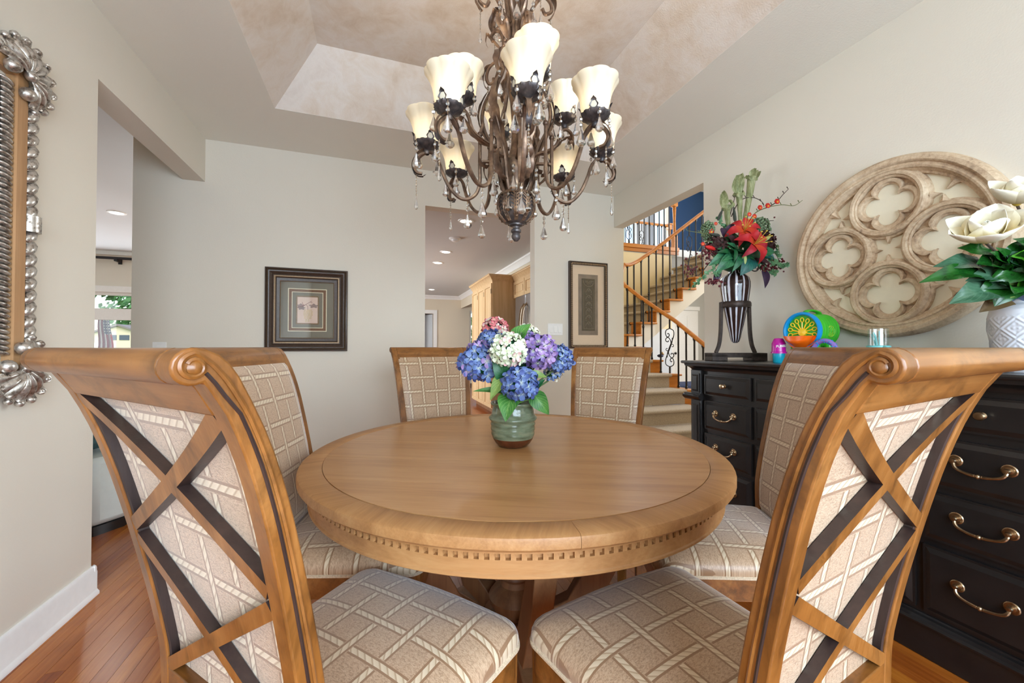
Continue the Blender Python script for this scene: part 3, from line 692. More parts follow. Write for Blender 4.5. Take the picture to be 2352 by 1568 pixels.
for k in range(5):
    a = 2*pi*k/5+radians(-73)
    c, s_ = cos(a), sin(a); b = MB(); path = [(.11, .10), (.22, .16), (.33, .34), (.45, .658)]
    W_ = .034; top = [(r, z) for r, z in [(.06, .12), (.2, .2), (.31, .4), (.40, .658)]]; bot = [(.5, .658), (.4, .36), (.28, .12), (.06, .06)]
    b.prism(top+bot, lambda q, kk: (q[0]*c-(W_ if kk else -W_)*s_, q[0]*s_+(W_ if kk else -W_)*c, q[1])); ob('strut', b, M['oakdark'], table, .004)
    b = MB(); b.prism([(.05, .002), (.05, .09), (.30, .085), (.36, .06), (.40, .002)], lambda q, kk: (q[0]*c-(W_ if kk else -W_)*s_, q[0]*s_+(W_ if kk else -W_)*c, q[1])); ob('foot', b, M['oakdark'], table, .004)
# ================================================================ CHAIRS
YR = [(0, -.335), (.2, -.297), (.4, -.279), (.5, -.2755), (.6, -.276), (.65, -.282), (.7, -.290), (.75, -.2992), (.8, -.3095), (.85, -.320), (.9, -.3313), (.95, -.3434), (1.0, -.3575), (1.03, -.3675), (1.06, -.379), (1.09, -.3925), (1.105, -.402), (1.115, -.410)]
YS = [(p.x, p.y) for p in spline([(z, y, 0) for z, y in YR], 6)]
yr = lambda z: interp(YS, z)
dep = lambda z: .0362-.0199*(z-.8)
hw = lambda z: .25+.0736*(z-1.1)
SW = .031                                    # stile width
SCY, SCZ, SCR = -.419, 1.131, .0185
def side_profile(z0, z1=1.10):
    rear = []; z = z0
    while z < 1.112: rear.append((yr(z), z)); z += .03
    arc = [(SCY+SCR*cos(a), SCZ+SCR*sin(a)) for a in [radians(q) for q in range(-60, -300, -20)]]   # under, behind, over the scroll
    front = [(-.4085, 1.1478), (-.3965, 1.1425), (-.3865, 1.133), (-.377, 1.119), (-.3695, 1.1045)]
    z = 1.09
    while z > z0: front.append((yr(z)+dep(z), z)); z -= .03
    front.append((yr(z0)+dep(z0), z0))
    return rear+arc+front
def chair():
    t = thing('dining_chair', '', 'chair')
    for s in (-1, 1):
        pr = side_profile(.45); b = MB()
        b.prism(pr, lambda q, k: (s*(hw(q[1])-(0 if k == (1 if s > 0 else 0) else SW)), q[0], q[1]))
        st = ob('stile', b, [M['chair']], t, .0025, angle=30)
        # bead along the front edge and spiral on the outer face
        b = MB(); p = []
        for z in [.66+.02*i for i in range(22)]: p.append((s*(hw(z)+.0005), yr(z)+dep(z)*.62, z))
        p += [(s*(hw(1.12)+.0005), y, z) for y, z in ((-.383, 1.1045), (-.3935, 1.121), (-.404, 1.1335))]
        p += [(s*(hw(1.13)+.0005), SCY+.0125*(1-.55*k/18)*cos(radians(78+24*k)), SCZ+.0125*(1-.55*k/18)*sin(radians(78+24*k))) for k in range(19)]
        b.tube(spline(p, 3), .0029, 6); b.ball((s*(hw(1.13)), SCY+.001, SCZ-.001), .0075, 10, 6, sc=(.6, 1, 1))
        ob('scroll_bead', b, M['chair'], st)
        b = MB(); p = [(s*(hw(z)+.0004), yr(z)+dep(z)*.40, z) for z in [.66+.02*i for i in range(22)]]+[(s*(hw(1.11)+.0004), -.3915, 1.101), (s*(hw(1.11)+.0004), -.400, 1.114), (s*(hw(1.12)+.0004), -.4085, 1.1245)]; b.tube(p, [.0022]*20+[.002]*(len(p)-20), 5); ob('groove_line', b, M['dark'], st)
    # crest rail between the stiles, rolled backwards like the scrolls
    pr = side_profile(1.076); b = MB(); b.prism(pr, lambda q, k: ((1 if k else -1)*(hw(q[1])-SW-.0004), q[0], q[1])); ob('crest_rail', b, M['chairx'], t, .002, angle=30)
    b = MB(); b.prism([(yr(z), z) for z in (.515, .54, .565, .582)]+[(yr(z)+.022, z) for z in (.582, .565, .54, .515)], lambda q, k: ((1 if k else -1)*(hw(q[1])-SW-.0004), q[0], q[1])); ob('lower_rail', b, M['chairx'], t, .002)
    # lattice bars: two crosses, following the curve of the back
    def bar(x0, z0, x1, z1, W=.0235, T=.017):
        b = MB(); n = 8; d = Vector((x1-x0, z1-z0)).normalized(); q = Vector((-d.y, d.x))*W/2; vs = []
        for i in range(n+1):
            x, z = x0+(x1-x0)*i/n, z0+(z1-z0)*i/n
            for (sx, f) in ((1, 0), (-1, 0), (-1, 1), (1, 1)):
                zz = z+q.y*sx; vs.append((x+q.x*sx, yr(zz)+(T if f else .0008), zz))
        for i in range(n):
            o = i*4
            for k in range(4):
                b.f.append((o+k, o+(k+1) % 4, o+4+(k+1) % 4, o+4+k)); b.m.append(0 if k == 0 else 1)
        b.v = vs; b.f += [(3, 2, 1, 0), (n*4, n*4+1, n*4+2, n*4+3)]; b.m += [1, 1]
        return ob('lattice_bar', b, [M['chair'], M['dark']], t, angle=30)
    zt, zm, zb = 1.073, .835, .585
    for (za, zc) in ((zt, zm+.012), (zm-.012, zb)):
        for s in (-1, 1): bar(s*(hw(za)-SW-.001), za, -s*(hw(zc)-SW-.001), zc)
    # dark glazed inner faces of the frame
    for s in (-1, 1):
        b = MB(); zz = [.58+.02*i for i in range(25) if .58+.02*i < 1.075]; vs = []
        for z in zz: vs += [(s*(hw(z)-SW-.0006), yr(z)+.004, z), (s*(hw(z)-SW-.0006), yr(z)+.021, z), (s*(hw(z)-SW-.004), yr(z)+.021, z), (s*(hw(z)-SW-.004), yr(z)+.006, z)]
        n = len(zz); b.add(vs, [(i*4+k, i*4+(k+1) % 4, i*4+4+(k+1) % 4, i*4+4+k) for i in range(n-1) for k in range(4)]); ob('glazed_edge', b, M['dark'], t)
    # upholstered back: rear face behind the lattice, crowned front face
    b = MB(); zs = [.50+(1.104-.50)*i/16 for i in range(17)]
    def fp(u, v):
        z = .50+.604*v; x = (hw(z)-.026)*(2*u-1); e = min(1, 6*min(u, 1-u), 7*min(v, 1-v)); f = sqrt(max(0, 1-(1-e)**2))
        return (x, yr(z)+dep(z)*.8+.016*f, z)
    def bp(u, v):
        z = .50+.604*v; x = (hw(z)-.026)*(2*u-1); return (x, yr(z)+.0185, z)
    b.grid(lambda u, v: fp(u, v), 18, 20, uvf=lambda u, v: (.44*(u-.5)+.044, .63*v))
    b.grid(lambda u, v: bp(1-u, v), 10, 16, uvf=lambda u, v: (.44*(u-.5)+.044, .63*v))
    bk = ob('back_panel', b, M['fabric'], t)
    b = MB(); pp = [fp(0, v/14) for v in range(15)]+[fp(u/10, 1) for u in range(1, 11)]+[fp(1, 1-v/14) for v in range(1, 15)]+[fp(1-u/10, 0) for u in range(1, 10)]
    b.tube([(x, y+.002, z) for x, y, z in pp], .0042, 6, closed=True); ob('back_piping', b, M['piping'], bk)
    # seat
    def outline(sc=1.0, n=12):
        f, r, y0, y1, cr = .262*sc, .222*sc, -.262*sc, .25*sc, .045*sc; out = []
        cs = [((f-cr, y1-cr*1.05), 0), ((-(f-cr), y1-cr*1.05), 90), ((-(r-cr*.4), y0+cr*.4), 180), ((r-cr*.4, y0+cr*.4), 270)]
        for i, ((cx, cy), a0) in enumerate(cs):
            R = cr if i < 2 else cr*.4
            for k in range(9): a = radians(a0+90*k/8); out.append((cx+R*cos(a), cy+R*sin(a)))
            a, c = out[-1], None
            nx = cs[(i+1) % 4]; Rn = cr if (i+1) % 4 < 2 else cr*.4; an = radians(nx[1]); c = (nx[0][0]+Rn*cos(an), nx[0][1]+Rn*sin(an))
            for k in range(1, n):
                t_ = k/n; bow = .012*sc*sin(pi*t_) if i == 0 else 0
                out.append((a[0]+(c[0]-a[0])*t_, a[1]+(c[1]-a[1])*t_+bow))
        return out
    b = MB(); rings = [(1, .456), (1.008, .468), (1.005, .478), (.992, .488), (.965, .497), (.92, .505), (.85, .513), (.75, .520), (.6, .526), (.42, .530), (.22, .532), (.06, .533)]
    n = len(outline()); o = 0
    for (sc, z) in rings:
        for p in outline(sc):
            b.uv[len(b.v)] = (p[0]+.044, p[1]); b.v.append((p[0], p[1], z))
    for i in range(len(rings)-1):
        for k in range(n):
            k2 = (k+1) % n; b.f.append((i*n+k, i*n+k2, (i+1)*n+k2, (i+1)*n+k)); b.m.append(0)
    b.f.append(tuple((len(rings)-1)*n+k for k in range(n))); b.m.append(0)
    seat = ob('seat_cushion', b, M['fabric'], t, angle=80)
    b = MB(); b.tube([(x, y, .4565) for x, y in outline(1.004)], .005, 6, closed=True); ob('seat_piping', b, M['piping'], seat)
    b = MB(); b.prism(outline(.985), lambda q, k: (q[0], q[1], .385 if k == 0 else .4535)); ob('seat_rail', b, M['chairx'], t)
    for s in (-1, 1):
        b = MB(); x, y = s*.226, .212; vs = []
        for z, h in ((0, .017), (.36, .024), (.4545, .025)): vs += [(x-h, y-h, z), (x+h, y-h, z), (x+h, y+h, z), (x-h, y+h, z)]
        b.add(vs, [(3, 2, 1, 0), (8, 9, 10, 11)]+[(o+k, o+(k+1) % 4, o+4+(k+1) % 4, o+4+k) for o in (0, 4) for k in range(4)]); ob('leg', b, M['chair'], t, .003)
        b = MB(); zz = [0, .1, .2, .3, .4, .4545]; pr = [(yr(z), z) for z in zz]+[(yr(z)+.038, z) for z in reversed(zz)]
        b.prism(pr, lambda q, k: (s*(.185-.015*(1-q[1]/.45)+(.034 if k else 0)), q[0], q[1])) if s > 0 else b.prism(pr, lambda q, k: (-(.185-.015*(1-q[1]/.45)+(0 if k else .034)), q[0], q[1]))
        ob('leg', b, M['chair'], t, .003)
    return t
ch0 = chair(); GC = 'upholstered dining chairs around the round table'
def cw(lat, d): return (.3223*d+.9466*lat, .9466*d-.3223*lat, 0)
CH = [(( -.0232, .9256, 0), 47.9, 'dining chair with a dark-glazed X lattice back, standing closest to the silver mirror'),
      ((.6436, .7097, 0), -10.0, 'dining chair whose X lattice back frames pale sunlit fabric, in front of the dresser'),
      ((-.046, 1.556, 0), 102.7, 'dining chair pushed in below the grape picture, half hidden by the chair beside the mirror'),
      ((1.152, 1.135, 0), -63.8, 'dining chair between the table and the black dresser, below the bubble toy'),
      (cw(-.3285, 2.239), 168.8, 'dining chair with its fabric front showing, backing onto the kitchen doorway'),
      (cw(.4415, 2.239), -131.2, 'dining chair with its fabric front showing, below the tall narrow wall art')]
for i, (loc, deg, lab) in enumerate(CH):
    if i == 0: ch0.location = loc; ch0.rotation_euler = (0, 0, -radians(deg)); tag(ch0, lab, group=GC)
    else: dup(ch0, loc, -radians(deg), lab, GC)
# ================================================================ DRESSER
dr = thing('dresser', 'long black dresser with brass knobs and bail pulls below the quatrefoil medallion', 'dresser', (0, 0, 0))
DF, DB_, Y1_, Y0_ = 1.93, 2.352, 2.062, -.14
b = MB(); b.box(DF+.012, DB_, Y0_, Y1_, .15, 1.02); ob('carcass', b, M['black'], dr)
b = MB(); b.box(DF-.005, DB_, Y0_-.01, Y1_+.01, .001, .125); ob('plinth', b, M['black'], dr, .004)
b = MB(); prof = [(0, 0), (-.03, 0), (-.032, .008), (-.022, .014), (-.018, .026), (-.008, .03), (-.006, .036), (0, .036)]
b.prism(prof, lambda q, k: (DF+.012+q[0], (Y1_+.015) if k else (Y0_-.015), .122+q[1])); ob('base_moulding', b, M['black'], dr)
b = MB(); b.box(DF-.045, DB_, Y0_-.05, Y1_+.055, 1.045, 1.063); ob('top', b, M['black'], dr, .007)
b = MB(); prof = [(.012, 0), (.0, .0), (-.004, .012), (-.014, .022), (-.03, .03), (-.034, .044), (.012, .044)]
b.prism(prof, lambda q, k: (DF+q[0], (Y1_-.012+(-q[0]+.012)) if k else (Y0_+.012-(-q[0]+.012)), 1.001+q[1])); ob('cornice', b, M['black'], dr)
b = MB(); b.prism(prof, lambda q, k: ((DF-.0+q[0]) if k == 0 else DB_, Y1_-q[0], 1.001+q[1])); ob('cornice', b, M['black'], dr)
def raised(b, y0, y1, z0, z1, x, bev=.022, t=.018):
    o = [(x, y0, z0), (x, y1, z0), (x, y1, z1), (x, y0, z1)]; s1 = [(x-t*.55, y, z) for _, y, z in o]
    i = [(x-t*.55, y0+.008, z0+.008), (x-t*.55, y1-.008, z0+.008), (x-t*.55, y1-.008, z1-.008), (x-t*.55, y0+.008, z1-.008)]
    j = [(x-t, y0+bev, z0+bev), (x-t, y1-bev, z0+bev), (x-t, y1-bev, z1-bev), (x-t, y0+bev, z1-bev)]
    b.add(o+s1+i+j, [(12, 15, 14, 13)]+[(a+k, a+4+k, a+4+(k+1) % 4, a+(k+1) % 4) for a in (0, 4, 8) for k in range(4)])
for yy in (1.977, Y0_+.004):     # pilasters with a belt block
    b = MB(); b.box(DF-.012, DF+.012, yy, yy+.082, .15, 1.005); pl = ob('pilaster', b, M['black'], dr, .002)
    b = MB(); raised(b, yy+.008, yy+.074, .865, .985, DF-.012, .018, .01); raised(b, yy+.008, yy+.074, .19, .80, DF-.012, .018, .01); ob('raised_panel', b, M['black'], pl, angle=20)
    b = MB(); b.prism([(0, .815), (-.012, .818), (-.03, .832), (-.034, .84), (-.03, .848), (-.02, .852), (-.02, .858), (0, .86)], lambda q, k: (DF-.01+q[0], yy-.012 if k == 0 else yy+.094+(.03 if yy > 1 else 0), q[1])); ob('belt_moulding', b, M['black'], pl)
def knob(p, par):
    b = MB(); b.lathe([(.011, 0), (.011, .003), (.0055, .006), (.0055, .013), (.013, .018), (.0155, .024), (.012, .03), (.006, .0315), (0, .0315)], 16, p, M=rotM((-1, 0, 0))); ob('knob', b, M['brass'], par)
def bail(yc, z, x, par):
    b = MB()
    for s in (-1, 1):
        b.lathe([(.0195, 0), (.0195, .002), (.017, .004), (.0165, .0025), (.012, .0025), (.011, .0045), (.006, .0055), (.006, .012), (.008, .016), (.006, .021), (0, .022)], 18, (x, yc+s*.063, z), M=rotM((-1, 0, 0)))
    p = [(x-.014, yc-.063, z-.004), (x-.019, yc-.060, z-.016), (x-.021, yc-.05, z-.026), (x-.022, yc-.028, z-.033), (x-.022, yc, z-.036), (x-.022, yc+.028, z-.033), (x-.021, yc+.05, z-.026), (x-.019, yc+.060, z-.016), (x-.014, yc+.063, z-.004)]
    sp = spline(p, 4); b.tube(sp, [.0042+.001*abs(sin(3*pi*i/len(sp))) for i in range(len(sp))], 8); b.ball((x-.022, yc, z-.036), .0085, 10, 8, sc=(1, .8, 1)); b.ball((x-.022, yc-.009, z-.0355), .0055, 8, 6); b.ball((x-.022, yc+.009, z-.0355), .0055, 8, 6)
    ob('bail_pull', b, M['brass'], par)
cols = [(1.637, 1.962), (1.30, 1.613), (.945, 1.277), (.592, .921), (.25, .568), (-.05, .226)]
rows = [(.853, .980, 'k'), (.645, .822, 'h'), (.445, .621, 'h'), (.175, .421, 'h')]
for ci, (a, c) in enumerate(cols):
    for (z0, z1, kind) in rows:
        b = MB(); raised(b, a, c, z0, z1, DF+.011, .024, .02); d = ob('drawer', b, M['black'], dr, angle=20)
        zc = (z0+z1)/2+.012
        if kind == 'k': knob((DF-.009, (a+c)/2+(.0), zc-.008), d)
        else: bail((a+c)/2+.005, zc+.008, DF-.009, d)
print('part4')
# ================================================================ WALL PIECES
def ring(b, prof, n, P, mi=0):
    # lathe in a wall plane: prof = [(r, d)], P(u, v, d) -> world
    m = len(prof); vs = [P(r*cos(2*pi*k/n), r*sin(2*pi*k/n), d) for k in range(n) for r, d in prof]
    b.add(vs, [(k*m+j, k*m+j+1, ((k+1) % n)*m+j+1, ((k+1) % n)*m+j) for k in range(n) for j in range(m-1)], mi)
def stone():
    n = NT('aged_stone'); v = n.coord(); f = n.noise(v, 9, 6, .65); g = n.noise(v, 70, 4, .7)
    q = n.m('ADD', n.m('MULTIPLY', f, .6), n.m('MULTIPLY', g, .4))
    c = n.ramp(q, [(.32, S(142, 118, 96)), (.45, S(190, 163, 133)), (.58, S(214, 192, 162)), (.72, S(232, 216, 192))])
    n.bump(g, .45, .004); return n.set(c, .75)
M['stone'] = stone(); M['cream'] = flat('cream_backing', S(238, 230, 206), .6, var=.015)
MY, MZ = 1.235, 1.626
med = thing('wall_medallion', 'large round carved medallion of four quatrefoils hanging above the dresser', 'wall art', (XR, MY, MZ))
PW_ = lambda u, v, d: (-d-.001, -u, v)
b = MB(); ring(b, [(.30, 0), (.428, 0), (.430, .03), (.426, .05), (.415, .061), (.398, .063), (.391, .058), (.388, .050), (.379, .050), (.374, .055), (.366, .052), (.361, .040), (.356, .036), (.352, .026), (.343, .024), (.340, .0)], 128, PW_); ob('outer_ring', b, M['stone'], med)
b = MB(); ring(b, [(0, .006), (.36, .006)], 64, PW_); ob('backing', b, M['cream'], med)
A2, R2 = .2165, .1545
for k in range(4):
    cx, cy = A2*cos(pi*k/2), A2*sin(pi*k/2); Q = lambda u, v, d: PW_(u+cx, v+cy, d)
    b = MB(); ring(b, [(R2+.012, .004), (R2+.011, .026), (R2+.002, .030), (R2, .043), (R2-.007, .050), (R2-.018, .049), (R2-.022, .040), (R2-.026, .041), (R2-.031, .036), (R2-.033, .010)], 72, Q); rg = ob('tracery_ring', b, M['stone'], med)
    c, r, ri = .053, .046, R2-.032; n = 128
    def rho(a):
        q = (a+pi/4) % (pi/2)-pi/4; return c*cos(q)+sqrt(max(0, r*r-(c*sin(q))**2))
    lay = [(0, .007), (0, .019), (.006, .022), (.007, .028), (.012, .031), (.026, .031), (.030, .026), (.032, .013)]
    vs = []; m = len(lay)+1
    for i in range(n):
        a = 2*pi*i/n; q = (a+pi/4) % (pi/2)-pi/4; R = rho(a)-.010*max(0, 1-abs(abs(q)-pi/4)/.10)
        for e, d in lay: rr = min(R+e, ri-.0002); vs.append(Q(rr*cos(a), rr*sin(a), d))
        vs.append(Q(ri*cos(a), ri*sin(a), .013 if R+.032 < ri else .031))
    b = MB(); b.add(vs, [(i*m+j, i*m+j+1, ((i+1) % n)*m+j+1, ((i+1) % n)*m+j) for i in range(n) for j in range(m-1)]); ob('quatrefoil', b, M['stone'], med, angle=50)
def cusp(b, base, tip, wd, h):
    B, T = Vector(base), Vector(tip); n = Vector((-(T-B).y, (T-B).x)).normalized()*wd; m_ = B+(T-B)*.35
    pts = [B+n, m_+n*.45, T, m_-n*.45, B-n]
    b.add([PW_(p.x, p.y, .006) for p in pts]+[PW_(p.x, p.y, h*(.75 if i in (0, 4) else .7)) for i, p in enumerate(pts)]+[PW_(B.x, B.y, h), PW_(m_.x, m_.y, h*.95)],
          [(k, k+1, 6+k, 5+k) for k in range(4)]+[(5, 6, 11, 10), (6, 7, 11), (7, 8, 11), (8, 9, 10, 11)])
for k in range(4):
    b = MB(); a = pi*k/2; cusp(b, ((A2-R2)*cos(a), (A2-R2)*sin(a)), ((A2-R2-.036)*cos(a), (A2-R2-.036)*sin(a)), .022, .034); ob('center_cusp', b, M['stone'], med)
    a = pi/4+pi*k/2; b = MB(); cusp(b, (.345*cos(a), .345*sin(a)), (.302*cos(a), .302*sin(a)), .024, .034)
    for s in (-1, 1):
        ca = a+s*pi/4; c0 = Vector((A2*cos(ca), A2*sin(ca))); dv = (Vector((.285*cos(a), .285*sin(a)))-c0).normalized(); p0 = c0+dv*(R2+.006); cusp(b, p0, p0+dv*.036, .020, .034)
    ob('spandrel_cusps', b, M['stone'], med)
# ---- mirror with silver frame
mir = thing('wall_mirror', 'tall wall mirror in an ornate silver rope frame with shell corners', 'mirror', (XL, 1.53, 1.605))
MH, MW = .615, .47           # half height / half width to the outside of the rope
PM = lambda u, v, d: (d+.001, u, v)
b = MB(); b.box(.004, .012, -(MW-.165), MW-.165, -(MH-.165), MH-.165); ob('mirror_glass', b, M['mirror'], mir)
def frame_band(name, o, i, prof_d, m, par=None):
    b = MB(); n = len(prof_d)
    for k in range(n-1):
        (t0, d0), (t1, d1) = prof_d[k], prof_d[k+1]; e0, e1 = o+(i-o)*t0, o+(i-o)*t1
        q0 = [PM(sx*(MW-e0), sz*(MH-e0), d0) for sx, sz in ((-1,-1),(1,-1),(1,1),(-1,1))]; q1 = [PM(sx*(MW-e1), sz*(MH-e1), d1) for sx, sz in ((-1,-1),(1,-1),(1,1),(-1,1))]
        b.add(q0+q1, [(j, (j+1) % 4, 4+(j+1) % 4, 4+j) for j in range(4)])
    return ob(name, b, m, par or mir)
frame_band('wood_band', .050, .105, [(0, .0), (0, .024), (.1, .03), (.9, .03), (1, .026), (1, .0)], M['tan'])
frame_band('inner_edge', .150, .172, [(0, .0), (0, .018), (.4, .022), (1, .008), (1, 0)], M['black'])
def rope(b, p0, p1, r, pitch, tilt, dirs):
    p0, p1 = Vector(p0), Vector(p1); L = (p1-p0).length; n = int(L/pitch); ax = (p1-p0).normalized()
    for k in range(n):
        c = p0+ax*(L*(k+.5)/n); side = Vector((0, ax.z, -ax.y)); la = (side*cos(tilt)+ax*sin(tilt)); X = Vector((1, 0, 0)); q = X.cross(la)
        Mx = Matrix((X, la, q)).transposed(); b.ball(c, 1, 12, 7, sc=(r*.95, r*1.45, pitch*.46), M=Mx)
for (p0, p1) in (((.018, MW-.026, -MH+.10), (.018, MW-.026, MH-.10)), ((.018, -MW+.026, -MH+.10), (.018, -MW+.026, MH-.10)), ((.018, -MW+.10, MH-.026), (.018, MW-.10, MH-.026)), ((.018, -MW+.10, -MH+.026), (.018, MW-.10, -MH+.026))):
    b = MB(); rope(b, p0, p1, .025, .043, .95, 1); ob('rope_moulding', b, M['silver'], mir, angle=60)
for (p0, p1) in (((.014, MW-.128, -MH+.13), (.014, MW-.128, MH-.13)), ((.014, -MW+.128, -MH+.13), (.014, -MW+.128, MH-.13))):
    b = MB(); rope(b, p0, p1, .020, .0185, -.25, 1); ob('gadroon_moulding', b, M['silver'], mir, angle=60)
b = MB(); b.tube([(.024, MW-.026, -.03), (.024, MW-.026, .03)], .029, 12); ob('rope_collar', b, M['silver'], mir)
for sx in (-1, 1):
    for sz in (-1, 1):
        b = MB(); cx, cz = sx*(MW-.075), sz*(MH-.085); a0 = atan2(sz, sx); N = 11
        def sh(u, v):
            a = a0+(u-.5)*radians(250); k = u*N; rip = abs(sin(pi*k)); R = (.105+.016*rip)*v*(1.12-.12*abs(2*u-1))
            d = .03+.028*sin(pi*min(1, v*1.02))*(.62+.38*rip)+.012*(1-v)+(.018 if v > .9 else 0)*rip
            return PM(cx+R*cos(a), cz+R*sin(a), d)
        b.grid(sh, 88, 10)
        for k in range(N):
            a = a0+((k+.5)/N-.5)*radians(250); R = .118*(1.12-.12*abs(2*(k+.5)/N-1)); b.ball(PM(cx+R*cos(a), cz+R*sin(a), .034), .0135, 8, 6)
        for s_ in (-1, 1): b.ball(PM(cx-.055*cos(a0)+s_*.045*sin(a0), cz-.055*sin(a0)-s_*.045*cos(a0), .045), .024, 10, 7)
        b.ball(PM(cx, cz, .05), .02, 10, 6); ob('corner_shell', b, M['silver'], mir, angle=70)
# ---- square framed grape picture
def pf(name, label, cat, x0, x1, z0, z1):
    return thing(name, label, cat, ((x0+x1)/2, YB, (z0+z1)/2)), (x1-x0)/2, (z1-z0)/2
def rband(par, name, W, H, o, i, prof, m, angle=38):
    b = MB(); n = len(prof)
    for k in range(n-1):
        (t0, d0), (t1, d1) = prof[k], prof[k+1]; e0, e1 = o+(i-o)*t0, o+(i-o)*t1
        q = [(sx*(W-e), -d-.0005, sz*(H-e)) for e, d in ((e0, d0), (e1, d1)) for sx, sz in ((-1,-1),(1,-1),(1,1),(-1,1))]
        b.add(q, [(j, 4+j, 4+(j+1) % 4, (j+1) % 4) for j in range(4)])
    return ob(name, b, m, par, angle=angle)
M['framed'] = flat('dark_frame', S(66, 50, 40), .35, var=.25, scale=90); M['framel'] = flat('frame_gilt', S(146, 122, 94), .4, .4, var=.25, scale=200)
M['matg'] = flat('mat_greygreen', S(116, 112, 98), .8, var=.03); M['matb'] = flat('mat_brown', S(112, 74, 46), .8, var=.05); M['bev'] = flat('mat_bevel', S(232, 226, 196), .7, var=.02)
M['print'] = flat('print_paper', S(226, 200, 184), .8, var=.04, scale=14); M['inkp'] = flat('print_leaf_ink', S(150, 128, 124), .8, var=.15); M['inkr'] = flat('print_twig_ink', S(142, 88, 84), .8); M['inkg'] = flat('print_grape_ink', S(214, 188, 150), .8, var=.1)
t, W, H = pf('framed_picture', 'square grape print in a wide dark moulded frame on the blank wall', 'picture', -.836, -.231, 1.117, 1.786)
rband(t, 'frame', W, H, 0, .082, [(0, 0), (0, .026), (.06, .034), (.14, .036), (.2, .03), (.24, .03), (.3, .036), (.4, .034), (.55, .026), (.62, .022), (.72, .026), (.9, .026), (.96, .022), (1, .018), (1, .004)], M['framed'], 25)
rband(t, 'gilt_line', W, H, .016, .0205, [(0, .031), (.5, .0385), (1, .031)], M['framel']); rband(t, 'gilt_line', W, H, .060, .076, [(0, .024), (.3, .0285), (.7, .0285), (1, .024)], M['framel'])
rband(t, 'liner', W, H, .082, .108, [(0, .018), (0, .02), (.8, .016), (1, .012), (1, .004)], M['framed']); rband(t, 'gilt_line', W, H, .104, .109, [(0, .0145), (.5, .016), (1, .0125)], M['framel'])
rband(t, 'outer_mat', W, H, .108, .160, [(0, .006), (1, .006)], M['matg']); rband(t, 'mat_bevel', W, H, .160, .166, [(0, .0065), (1, .0055)], M['bev'])
rband(t, 'brown_mat', W, H, .166, .187, [(0, .0055), (1, .0055)], M['matb']); rband(t, 'mat_bevel', W, H, .187, .192, [(0, .006), (1, .005)], M['bev'])
rband(t, 'inner_mat', W, H, .192, .222, [(0, .005), (1, .005)], M['matg']); rband(t, 'gilt_fillet', W, H, .218, .228, [(0, .0055), (.4, .008), (1, .0045)], M['framel'])
b = MB(); b.box(-(W-.226), W-.226, -.0045, -.003, -(H-.226), H-.226); ob('print', b, M['print'], t)
def disc2(b, c, r, d, n=8, sc=(1, 1)): b.add([(c[0]+r*cos(2*pi*k/n)*sc[0], d, c[1]+r*sin(2*pi*k/n)*sc[1]) for k in range(n)], [tuple(range(n))])
b = MB()
for (cx, cz, sc) in ((-.05, .035, 1), (-.045, .015, .9), (.045, .035, 1.1)):
    pts = [(cx+.028*sc*cos(a)*(1+.25*sin(5*a)), cz+.014*sc*sin(a)*(1+.3*sin(5*a))) for a in [2*pi*k/24 for k in range(24)]]; b.add([(x, -.0048, z) for x, z in pts], [tuple(range(24))])
ob('leaf_print', b, M['inkp'], t)
b = MB()
for p in ([(-.08, .02), (-.03, .035), (.03, .075)], [(-.03, .035), (-.04, .065)], [(-.012, .045), (.0, .03), (.002, .005)], [(.02, .065), (.035, .062)]): b.tube([(x, -.0048, z) for x, z in p], .002, 4)
ob('twig_print', b, M['inkr'], t)
b = MB()
for r_ in range(8):
    for k in range(5-abs(r_-2)//2 if r_ < 6 else 2): disc2(b, ((k-(4-abs(r_-2)//2)/2)*.014+random.uniform(-.003, .003)+.004, .0-.013*r_), .0068, -.0049-.00002*(r_*5+k))
ob('grape_print', b, M['inkg'], t)
b = MB(); b.box(-(W-.109), W-.109, -.0115, -.0105, -(H-.109), H-.109); ob('glass', b, M['cover'], t)
# ---- tall narrow art
t, W, H = pf('framed_relief', 'tall narrow art with a dark carved relief in a beaded frame beside the light switches', 'picture', 1.832, 2.272, 1.137, 2.018)
rband(t, 'frame', W, H, 0, .034, [(0, 0), (0, .034), (.15, .04), (.35, .034), (.5, .034), (1, .034), (1, .006)], M['framed'])
b = MB()
for (p0, p1, n) in (((-W+.022, -H+.022), (W-.022, -H+.022), 22), ((-W+.022, H-.022), (W-.022, H-.022), 22), ((-W+.022, -H+.022), (-W+.022, H-.022), 44), ((W-.022, -H+.022), (W-.022, H-.022), 44)):
    for k in range(n): q = (k+.5)/n; b.ball((p0[0]+(p1[0]-p0[0])*q, -.037, p0[1]+(p1[1]-p0[1])*q), .0085, 8, 5, sc=(1.1, .8, 1.1))
ob('beading', b, M['framel'], t)
b = MB(); b.box(-W+.033, W-.033, -.012, -.004, -H+.033, H-.033); ob('mat', b, M['mat_paper'] if 'mat_paper' in M else M['ocre'], t)
M['relief'] = flat('relief_dark', S(44, 40, 40), .4, .3, var=.35, scale=40); M['reliefbg'] = flat('relief_ground', S(118, 104, 96), .5, .2, var=.3, scale=12)
RW, RH = .112, .295
b = MB(); b.box(-RW, RW, -.016, -.012, -RH-.01, RH+.02); ob('relief_ground', b, M['reliefbg'], t)
b = MB(); b.box(-.075, .075, -.022, -.016, -.262, .272); bd = ob('relief_panel', b, M['relief'], t, .003)
b = MB()
for k in range(7):
    a = pi+pi*(k+.5)/7; b.tube([(.012*cos(a), -.024, .25+.012*sin(a)), (.05*cos(a), -.026, .25+.05*sin(a))], [.003, .0075], 6)
b.tube([(.062*cos(a), -.024, .252+.062*sin(a)) for a in [pi+pi*k/16 for k in range(17)]], .004, 6)
